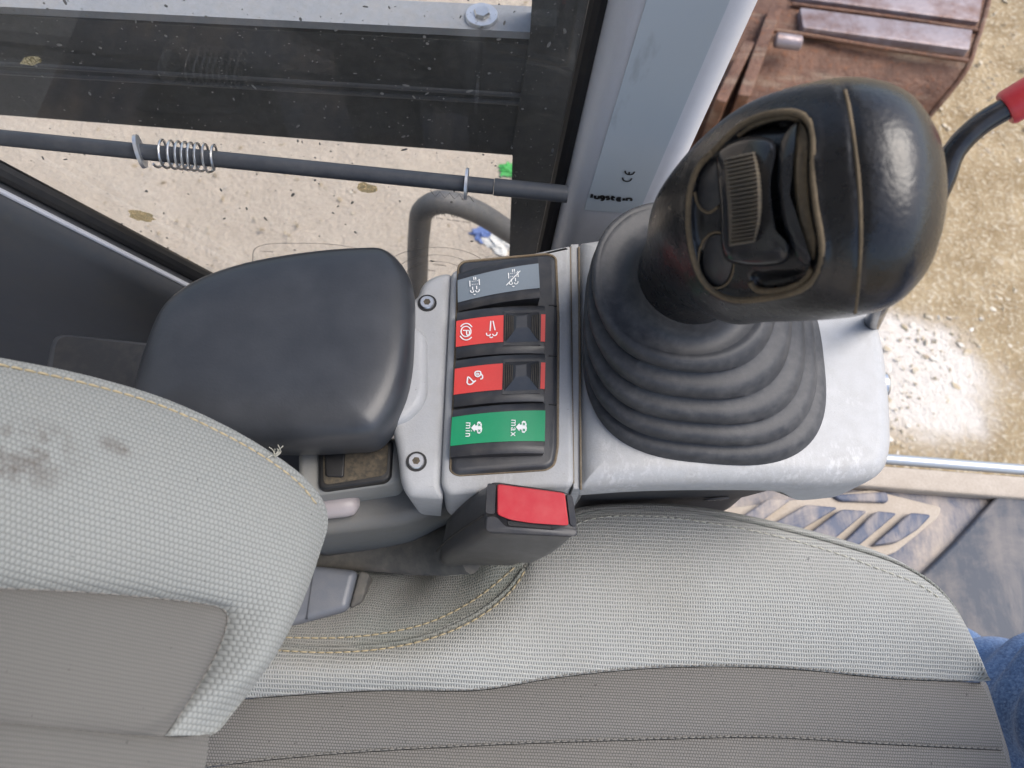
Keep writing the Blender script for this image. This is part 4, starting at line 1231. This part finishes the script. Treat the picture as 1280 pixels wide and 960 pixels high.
for s in np.linspace(0, 1, 34):
    bulge = .010 * (math.sin(math.pi * min(1, s * 1.05)) ** .8 if s < .95 else 0) - .003 * math.exp(-((s - 1) / .03) ** 2) - .0022 * math.exp(-((s - .0) / .02) ** 2)
    if s >= .95: bulge += .010 * math.sin(math.pi * min(1, s*1.0)) ** .8
    r_ = full * (1 - s) + s1a * s
    r_ = r_ + np.array([0, 0, 1.0]) * bulge
    mid_rows.append(r_)
gridc = np.vstack([rim, np.array(mid_rows)])
ya = math.atan2((seam1[60] - seam1[30])[1], (seam1[60] - seam1[30])[0])
uvc = lambda p: (p[0]*math.cos(-.03) - p[1]*math.sin(-.03) , p[0]*math.sin(-.03) + p[1]*math.cos(-.03))
cush = MB().grid(gridc, True).build('cushion_bolster', 'fabric_light', seat, sharp=0, uvf=uvc)
def band(ca, cb, bul, name, mname, rows=16, cr=.003):
    out = []
    for s in np.linspace(0, 1, rows):
        b_ = bul * math.sin(math.pi * s) ** .7 if 0 < s < 1 else 0
        out.append(ca*(1 - s) + cb*s + np.array([0, 0, b_]))
    return MB().grid(out, True).build(name, mname, seat, sharp=0, uvf=uvc)
s1c = seam1 + np.array([0, -.0005, -.003])
band(s1c, seam2 + [0, 0, -.002], .0045, 'cushion_panel', 'fabric_dark')
band(seam2 + [0, -.0004, -.002], seam3 + [0, 0, -.002], .0045, 'cushion_panel', 'fabric_dark')
band(seam3 + [0, -.0004, -.002], seam4 + [0, 0, -.002], .004, 'cushion_panel', 'fabric_dark')
# front face of the cushion below the panels
fr0 = np.vstack([full[-1:], seam1[-1:], seam2[-1:], seam3[-1:], seam4[-1:]])
fr0 = resample(fr0, 40)
MB().grid([fr0 + [-.001, 0, -.002], fr0 + [.010, 0, -.012], fr0 + [.012, 0, -.05], fr0 + [0, 0, -.11]]).build('cushion_front', 'fabric_dark', seat, sharp=0, uvf=lambda p: (p[1], p[2]))
pan = np.array([P(350, 800, -.22)[:2], P(640, 770, -.22)[:2], P(1150, 770, -.22)[:2], P(1180, 1200, -.22)[:2], P(200, 1200, -.22)[:2]])
MB().slab(pan, -.20, -.28, .01).build('seat_pan', 'console_dark', seat)
MB().slab((pan - pan.mean(0)) * .6 + pan.mean(0), -.28, FZ + .0, .004).build('pedestal', 'console_dark', seat)
# stitching: short threads along a picture path
def stitches(cv, step, ln, r, name, mname, off=.0006, lift=None, parent=seat, side=0):
    L_ = np.concatenate([[0], np.cumsum(np.linalg.norm(np.diff(cv, axis=0), axis=1))]); m = MB(); s = 0
    while s + ln < L_[-1]:
        q = [np.array([np.interp(s + f*ln, L_, cv[:, k]) for k in range(3)]) for f in (0, .25, .5, .75, 1)]
        for f, p in zip((-1.2, .5, 1, .5, -1.2), q): p[2] += off * f
        m.tube(q, r, 5); s += step
    return tag(m.build(name, mname, parent, sharp=0, fix=False), kind='stuff')
bvc = bvh_of(cush)
def proj_path(pts, bv, n, off):
    out = []
    for x, y in crom(pts, n):
        p, nn = onto(bv, x, y, off)
        if p is not None: out.append(p)
    return np.array(out)
st2 = proj_path([(320, 812), (420, 816), (500, 808), (560, 791), (605, 768), (640, 738), (658, 712)], bvc, 160, .0003)
if len(st2) > 5: stitches(st2, .0058, .0048, .0006, 'stitching', 'thread')
st3 = proj_path([(672, 690), (730, 652), (800, 645), (880, 653), (960, 668), (1040, 690), (1100, 712), (1150, 732), (1180, 752)], bvc, 220, .0002)
if len(st3) > 5: stitches(st3, .0056, .0044, .00050, 'stitching', 'thread_pale')
for cv, o_ in ((seam1, -.0012), (seam2, -.0008)):
    stitches(cv[5:] + [0, .0006, o_], .0046, .0030, .0004, 'seam_thread', 'thread_grey', off=.0002)
# gusset falling away behind the stitched edge
ge = rear_edge + np.array([0, .0006, -.001])
g1 = curve([(200, 800, -.128), (330, 796, -.128), (420, 790, -.128), (500, 772, -.130), (570, 742, -.131), (620, 712, -.130), (650, 698, -.127)], 60)
g2 = curve([(220, 770, -.140), (340, 765, -.141), (420, 752, -.143), (490, 734, -.147), (560, 708, -.147), (610, 692, -.142), (650, 688, -.134)], 60)
g3 = curve([(240, 735, -.160), (350, 728, -.162), (425, 712, -.162), (490, 706, -.163), (550, 692, -.162), (605, 678, -.155), (655, 676, -.146)], 60)
g4 = curve([(300, 690, -.22), (390, 690, -.22), (440, 690, -.22), (500, 686, -.22), (550, 672, -.22), (600, 662, -.21), (655, 660, -.20)], 60)
ctrl = np.stack([ge, g1, g2, g3, g4], 0)
gg = np.stack([crom(ctrl[:, i], 26) for i in range(60)], 1)
for i_ in range(gg.shape[0]):
    for j_ in range(gg.shape[1]):
        a_, b_ = i_ / (gg.shape[0] - 1), j_ / (gg.shape[1] - 1)
        w_ = math.sin(math.pi * min(1, a_ * 1.2)) ** 1.0 * sstep(.3, .6, b_) * (1 - sstep(.93, 1, b_)) if a_ < .83 else 0
        gg[i_, j_, 2] += w_ * (.0045 * math.sin(13 * b_ + 5 * a_) + .002 * math.sin(31 * b_ - 9 * a_))
Lg = lambda p: (p[0], p[1] * .8 - p[2] * .8)
gus = MB().grid(gg).build('gusset', 'fabric_gusset', seat, sharp=0, uvf=Lg)
bvgu = bvh_of(gus)
st1 = proj_path([(335, 797), (430, 797), (490, 790), (540, 777), (590, 752), (622, 728), (645, 708)], bvgu, 150, .0003)
if len(st1) > 5: stitches(st1, .0058, .0048, .0006, 'stitching', 'thread')
MB().tube(rear_edge + [0, .0004, .0005], .0016, 8).build('piping', 'fabric_gusset', seat, sharp=0, uvf=Lg)
MB().tube(edge[:-8] + [0, .0012, -.0016], .0011, 8).build('piping', 'fabric_gusset', seat, sharp=0, uvf=uvc)
# plastic hinge cover at the root of the backrest
hb = [(352, 785), (434, 762), (447, 712), (392, 706), (330, 706), (330, 788)]
MB().slab(O(hb, -.128), -.128, -.26, .005, 4, rad=.005).build('hinge_cover', 'seat_box_grey', seat)
MB().slab(O([(391, 712), (392.6, 712), (384, 774), (382.4, 774)], -.1276), -.1274, -.13, .0002).build('hinge_cover_joint', 'rod_paint', seat)
MB().slab(O([(436, 760), (449, 712), (462, 716), (452, 752)], -.13), -.131, -.2, .002, rad=.003).build('hinge_flap', 'sleeve_dark', seat)

# --- backrest: leans back to the left of the picture
def bz_(px, lift=0): return np.interp(px, [-400, -150, 0, 200, 330, 412], [.235, .165, .125, .082, .058, .038]) + lift
def BQ(px, py, lift=0): return P(px, py, bz_(px, lift))
nb = 120
out_e = crom([BQ(x, y, l) for x, y, l in [(-330, 385, 0), (-150, 418, 0), (0, 447, 0), (100, 467, 0), (200, 496, 0), (280, 531, 0), (340, 566, -.002), (385, 601, -.006), (407, 632, -.010), (410, 655, -.012), (400, 690, -.012), (376, 755, -.010), (345, 815, -.008), (312, 865, -.006), (290, 893, -.004), (275, 912, -.004), (264, 919, -.004)]], nb)
in_e = crom([BQ(x, y, l) for x, y, l in [(-330, 728, 0), (-150, 731, .0), (0, 735, .0), (90, 739, 0), (170, 745, 0), (230, 751, 0), (265, 756, 0), (282, 762, 0), (287, 770, 0), (285, 785, 0), (277, 808, 0), (262, 838, 0), (245, 866, 0), (232, 886, 0), (222, 902, 0), (213, 915, 0), (208, 920, 0)]], nb)
# e1 up the backrest, e2 across
e1 = BQ(0, 650) - BQ(300, 650); e1 /= np.linalg.norm(e1); e2 = np.array([0, 1.0, 0]); e2 -= e1 * (e2 @ e1); e2 /= np.linalg.norm(e2); e3 = np.cross(e2, e1)
if e3[2] < 0: e3 = -e3
# weave direction slopes a little, as in the cloth
wa = R_(17)
def uvb(p): 
    a, b = p @ e1, p @ e2
    return (a*math.cos(wa) + b*math.sin(wa), -a*math.sin(wa) + b*math.cos(wa))
rows = []
cenb = (out_e + in_e) / 2
outd = out_e - in_e; outd /= np.linalg.norm(outd, axis=1)[:, None]
fade = np.array([1 - sstep(.88, 1.0, i / (nb - 1)) for i in range(nb)])[:, None]
for dd_, dz in ((-.012, -.075), (-.004, -.05), (.000, -.030), (.0012, -.014), (.0008, -.006), (.0002, -.0015)):
    rows.append(out_e + outd * dd_ + e3 * dz)
for s in np.linspace(0, 1, 36):
    bul = .016 * math.sin(math.pi * s) ** .75 * (1 if s < .98 else 0) if 0 < s < 1 else 0
    groove = -.0022 * math.exp(-((s - .055) / .014) ** 2) - .002 * math.exp(-((s - 1) / .03) ** 2)
    rows.append(out_e * (1 - s) + in_e * s + e3 * (bul * fade + groove))
rows = np.array(rows)
bol = MB().grid(rows).build('backrest_bolster', 'fabric_back', seat, sharp=0, uvf=uvb)
# centre panels
low = crom([BQ(x, y) for x, y in [(-330, 878), (-150, 890), (0, 903), (80, 911), (150, 918), (208, 921)]], 90)
upp = crom([BQ(x, y) for x, y in [(-330, 728), (-150, 731), (0, 735), (90, 739), (170, 745), (230, 751), (265, 756), (282, 762), (287, 770), (285, 785), (277, 808), (262, 838), (245, 866), (222, 902), (208, 921)]], 90)
upp = upp + e3 * -.0025; low_ = low + e3 * -.0025
out = []
for s in np.linspace(0, 1, 26):
    b_ = .005 * math.sin(math.pi * s) ** .6 if 0 < s < 1 else 0
    out.append(upp*(1-s) + low_*s + e3 * b_ * np.array([1 - sstep(.9, 1, i/89) for i in range(90)])[:, None])
MB().grid(out).build('backrest_panel', 'fabric_dark_back', seat, sharp=0, uvf=uvb)
up2 = crom([BQ(x, y) for x, y in [(-330, 878), (-150, 890), (0, 903), (80, 911), (150, 918), (208, 921), (240, 921), (264, 918)]], 90) + e3 * -.003
lo2 = crom([BQ(x, y, -.01) for x, y in [(-330, 1120), (-150, 1120), (0, 1120), (100, 1120), (180, 1120), (215, 1100)]], 90)
out = []
for s in np.linspace(0, 1, 26):
    b_ = .006 * math.sin(math.pi * s) ** .55 if 0 < s < 1 else 0
    out.append(up2*(1-s) + lo2*s + e3 * b_)
lowp = np.array(out)
MB().grid(lowp).build('backrest_panel', 'fabric_dark_back', seat, sharp=0, uvf=uvb)
# rolled lower end below the panel, hidden stuffing
endc = lowp[:, -1]
MB().grid([endc, endc + e3 * -.01 + np.array([.003, 0, 0]), endc + e3 * -.05]).build('backrest_hem', 'fabric_dark_back', seat, sharp=0, uvf=uvb)
core = np.array([(p[0], p[1]) for p in inset(ccw(np.vstack([out_e[::6][:, :2], lo2[::-20][:, :2]])), .02)])
# stitched seam along the bolster edge
bvb = bvh_of(bol)
stb = proj_path([(-20, 452), (100, 478), (200, 507), (275, 541), (330, 572), (375, 606), (395, 630)], bvb, 180, .0002)
if len(stb) > 5: stitches(stb, .0050, .0040, .00055, 'stitching', 'thread')
for c_, m_ in ((in_e[:-2], 'thread_pale'), (low_[:-1] + e3*.001, 'thread_pale')):
    stitches(c_ + e3 * -.0018, .0042, .003, .00035, 'seam_thread', 'fabric_dark', off=.0002)
# grease stain and spots placed on the cloth
tf, cc_, uv_ = M.pop('_back')
bx = lambda px, py: uvb(onto(bvb, px, py)[0])
ms = None
nzs = tf.ramp(tf.noise(95, 5, .7, vec=uv_), [(.44, (0, 0, 0)), (.62, (1, 1, 1))])
for px, py, ru, rv in ((45, 562, .022, .016), (5, 590, .02, .012), (148, 558, .012, .005)):
    u_, v_ = bx(px, py)
    k = tf.math('MULTIPLY', blob(tf, uv_, u_, v_, ru, rv), nzs)
    cc_ = tf.mix(tf.math('MULTIPLY', k, .85), cc_, (.10, .085, .075))
tf.set(color=cc_)
tfz = MB()
base_pts = None
# loose threads at the worn corner
fz_ = MB(); p0, _ = onto(bvb, 343, 572, .0)
if p0 is not None:
    for k in range(7):
        r4 = random.Random(k); d4 = np.array([r4.uniform(-.3, 1), r4.uniform(.2, 1), r4.uniform(.2, 1)])
        fz_.tube(crom([p0, p0 + d4*.003, p0 + d4*.004 + np.array([r4.uniform(-.003, .003), r4.uniform(-.003, .003), .002])], 8), .00022, 4)
    tag(fz_.build('loose_threads', 'thread_pale', seat, sharp=0, fix=False), kind='stuff')

# ================================================================== SEAT BELT BUCKLE
zb1, zb0 = .014, -.080
bkl = thing('belt_buckle', 'black seat belt buckle with a red release button', 'buckle', P(590, 690, -.12))
topq = [P(608, 601, zb1 + .004), P(716, 616, zb1 + .004), P(723, 672, zb1 - .004), P(604, 667, zb1 - .004)]
botq = [P(553, 655, zb0), P(648, 668, zb0), P(656, 709, zb0 + .002), P(541, 709, zb0)]
TQ, BQ_ = np.array(topq), np.array(botq)
def quad_ring(Q, r, n=5):
    return rpoly(Q, r, n)
rings = []
for s in np.linspace(0, 1, 10):
    Q = BQ_ * (1 - s) + TQ * s
    cQ = Q.mean(0)
    bow = 1 + .10 * math.sin(math.pi * min(1, s*1.05))
    Q = cQ + (Q - cQ) * bow
    if s < .12: Q = cQ + (Q - cQ) * .9
    rings.append(quad_ring(Q, .007))
cT_ = TQ.mean(0); nB = np.cross(TQ[1] - TQ[0], TQ[3] - TQ[0]); nB /= np.linalg.norm(nB)
if nB[2] < 0: nB = -nB
rings.append(quad_ring(cT_ + (TQ - cT_) * .985, .006) + nB * .0012)
rings.append(quad_ring(cT_ + (TQ - cT_) * .95, .005) + nB * .0018)
bb = MB().loft(rings).build('body', 'black_plastic', bkl, sharp=45)
bq_ = lambda u, v, h: (TQ[0]*(1-u) + TQ[1]*u)*(1-v) + (TQ[3]*(1-u) + TQ[2]*u)*v + nB * h
def bpad(poly, h0, h1, name, mname, r=.002, sharp=40):
    Q = np.array([bq_(u, v, 0) for u, v in poly]); q = rpoly(Q, r, 3); c = q.mean(0)
    return MB().loft([q + nB*h0, q + nB*(h1 - .0006), c + (q - c)*.97 + nB*h1]).build(name, mname, bkl, sharp=sharp)
bpad([(.13, .03), (.90, .03), (.91, .70), (.14, .66), (.20, .68), (.14, .60)][:2] + [(.905, .74), (.66, .74), (.52, .74), (.28, .70), (.14, .62)], .0006, .0048, 'release_button', 'red_plastic', .0016)
bpad([(.24, .72), (.72, .78), (.74, .84), (.26, .82)], .0012, .0024, 'slot', 'seal_black', .001)
bpad([(.02, .66), (.13, .66), (.22, .84), (.74, .86), (.80, .80), (.99, .80), (.99, .97), (.02, .95)], .0008, .0034, 'lower_lip', 'black_plastic', .002)
bpad([(.015, .04), (.115, .04), (.115, .62), (.015, .62)], .0008, .0036, 'side_lip', 'black_plastic', .0015)
bpad([(.92, .04), (.99, .06), (.99, .76), (.925, .74)], .0008, .0036, 'side_lip', 'black_plastic', .0015)
# parting line along the housing
pl = []
for s in np.linspace(.02, .99, 14):
    Q = BQ_*(1-s) + TQ*s; cQ = Q.mean(0); bow = 1 + .10*math.sin(math.pi*min(1, s*1.05)); Q = cQ + (Q - cQ)*bow
    pl.append(Q[0]*.36 + Q[3]*.64 + np.array([-.0001, 0, 0]))
MB().tube(pl, .0007, 6).build('parting_line', 'seal_black', bkl)
# webbing sleeve down to the seat frame
sl_ = crom([P(330, 690, -.155), P(400, 690, -.15), P(470, 692, -.145), P(540, 690, -.125), P(590, 680, -.095)], 40)
MB().tube(sl_, np.interp(np.linspace(0, 1, 40), [0, .5, .8, 1], [.012, .013, .017, .020]), 18, flat=.55).build('webbing_sleeve', 'sleeve_dark', bkl)

# small pale lever beside the backrest
lv = [P(372, 636, -.052), P(405, 632, -.050), P(430, 630, -.050), P(443, 629, -.051), P(448.5, 629, -.052)]
lever = MB().tube(crom(lv, 24), np.interp(np.linspace(0, 1, 24), [0, .5, .8, .93, 1], [.0075, .0085, .0082, .0072, .003]), 20, flat=.8).build('seat_lever', 'lever_pink', loc=lv[0])
tag(lever, 'pale pinkish plastic adjusting lever between backrest and console', 'lever')

# dark bin behind the armrest, low in the cab corner
bin_ = thing('storage_bin', 'dark storage bin in the shadow behind the armrest', 'storage bin', P(110, 430, -.45))
bo_ = rpoly(O([(62, 412), (215, 428), (230, 520), (40, 520)], -.12), .012, 4)
MB().slab(bo_, -.12, -.45, .008).build('body', 'trim_dark', bin_)
MB().slab(O([(72, 419), (205, 434), (212, 505), (58, 505)], -.118), -.1175, -.13, .0005, rad=.01).build('lid', 'console_dark', bin_)

# ================================================================== PERSON: a leg in jeans standing before the seat
per = thing('person', 'standing person in blue jeans, only one leg showing past the seat front', 'person', P(1180, 868, FZ))
kx = P(1262, 856, -.28)
lx, ly = kx[0] + .055, kx[1] - .002
rings = []
NZ, NA = 70, 96
for i in range(NZ):
    s = i / (NZ - 1); z = FZ + .06 + s * .62
    r_ = np.interp(s, [0, .12, .35, .5, .75, 1], [.066, .064, .072, .078, .088, .098])
    cx = lx + .012 * math.sin(s * 3) ; cy = ly - .085 * s
    ring = []
    for a in np.linspace(0, 2*math.pi, NA, endpoint=False):
        f1 = .0060 * math.sin(9*z*12 + 2*math.sin(a*1.0 + z*6) + 1.4*math.sin(2*a)) * (1 - .5*s)
        f2 = .0045 * math.sin(34*z + 3*math.cos(a + .6)) + .0022 * math.sin(71*z + 4*a)
        rr = r_ + f1 + f2 + .004 * math.sin(21*z - 2*a) * math.sin(3*a + 8*z)
        ring.append((cx + rr*math.cos(a)*1.06, cy + rr*math.sin(a), z))
    rings.append(ring)
MB().loft(rings, True, True).build('jeans_leg', 'denim', per, sharp=0)
sh_ = MB(); rs = []
for s, w, h in ((0, .02, .03), (.05, .036, .05), (.25, .042, .075), (.45, .044, .085), (.6, .046, .06), (.8, .048, .05), (.95, .038, .042), (1, .015, .025)):
    x = lx - .10 + s * .29
    rs.append([(x, ly + w*math.cos(a), FZ + .001 + h*.5 + h*.5*math.sin(a)) for a in np.linspace(0, 6.2832, 20, endpoint=False)])
sh_.loft(rs).build('shoe', 'boot_leather', per, sharp=60)

for o in bpy.data.objects:
    if '_base' in o: del o['_base']
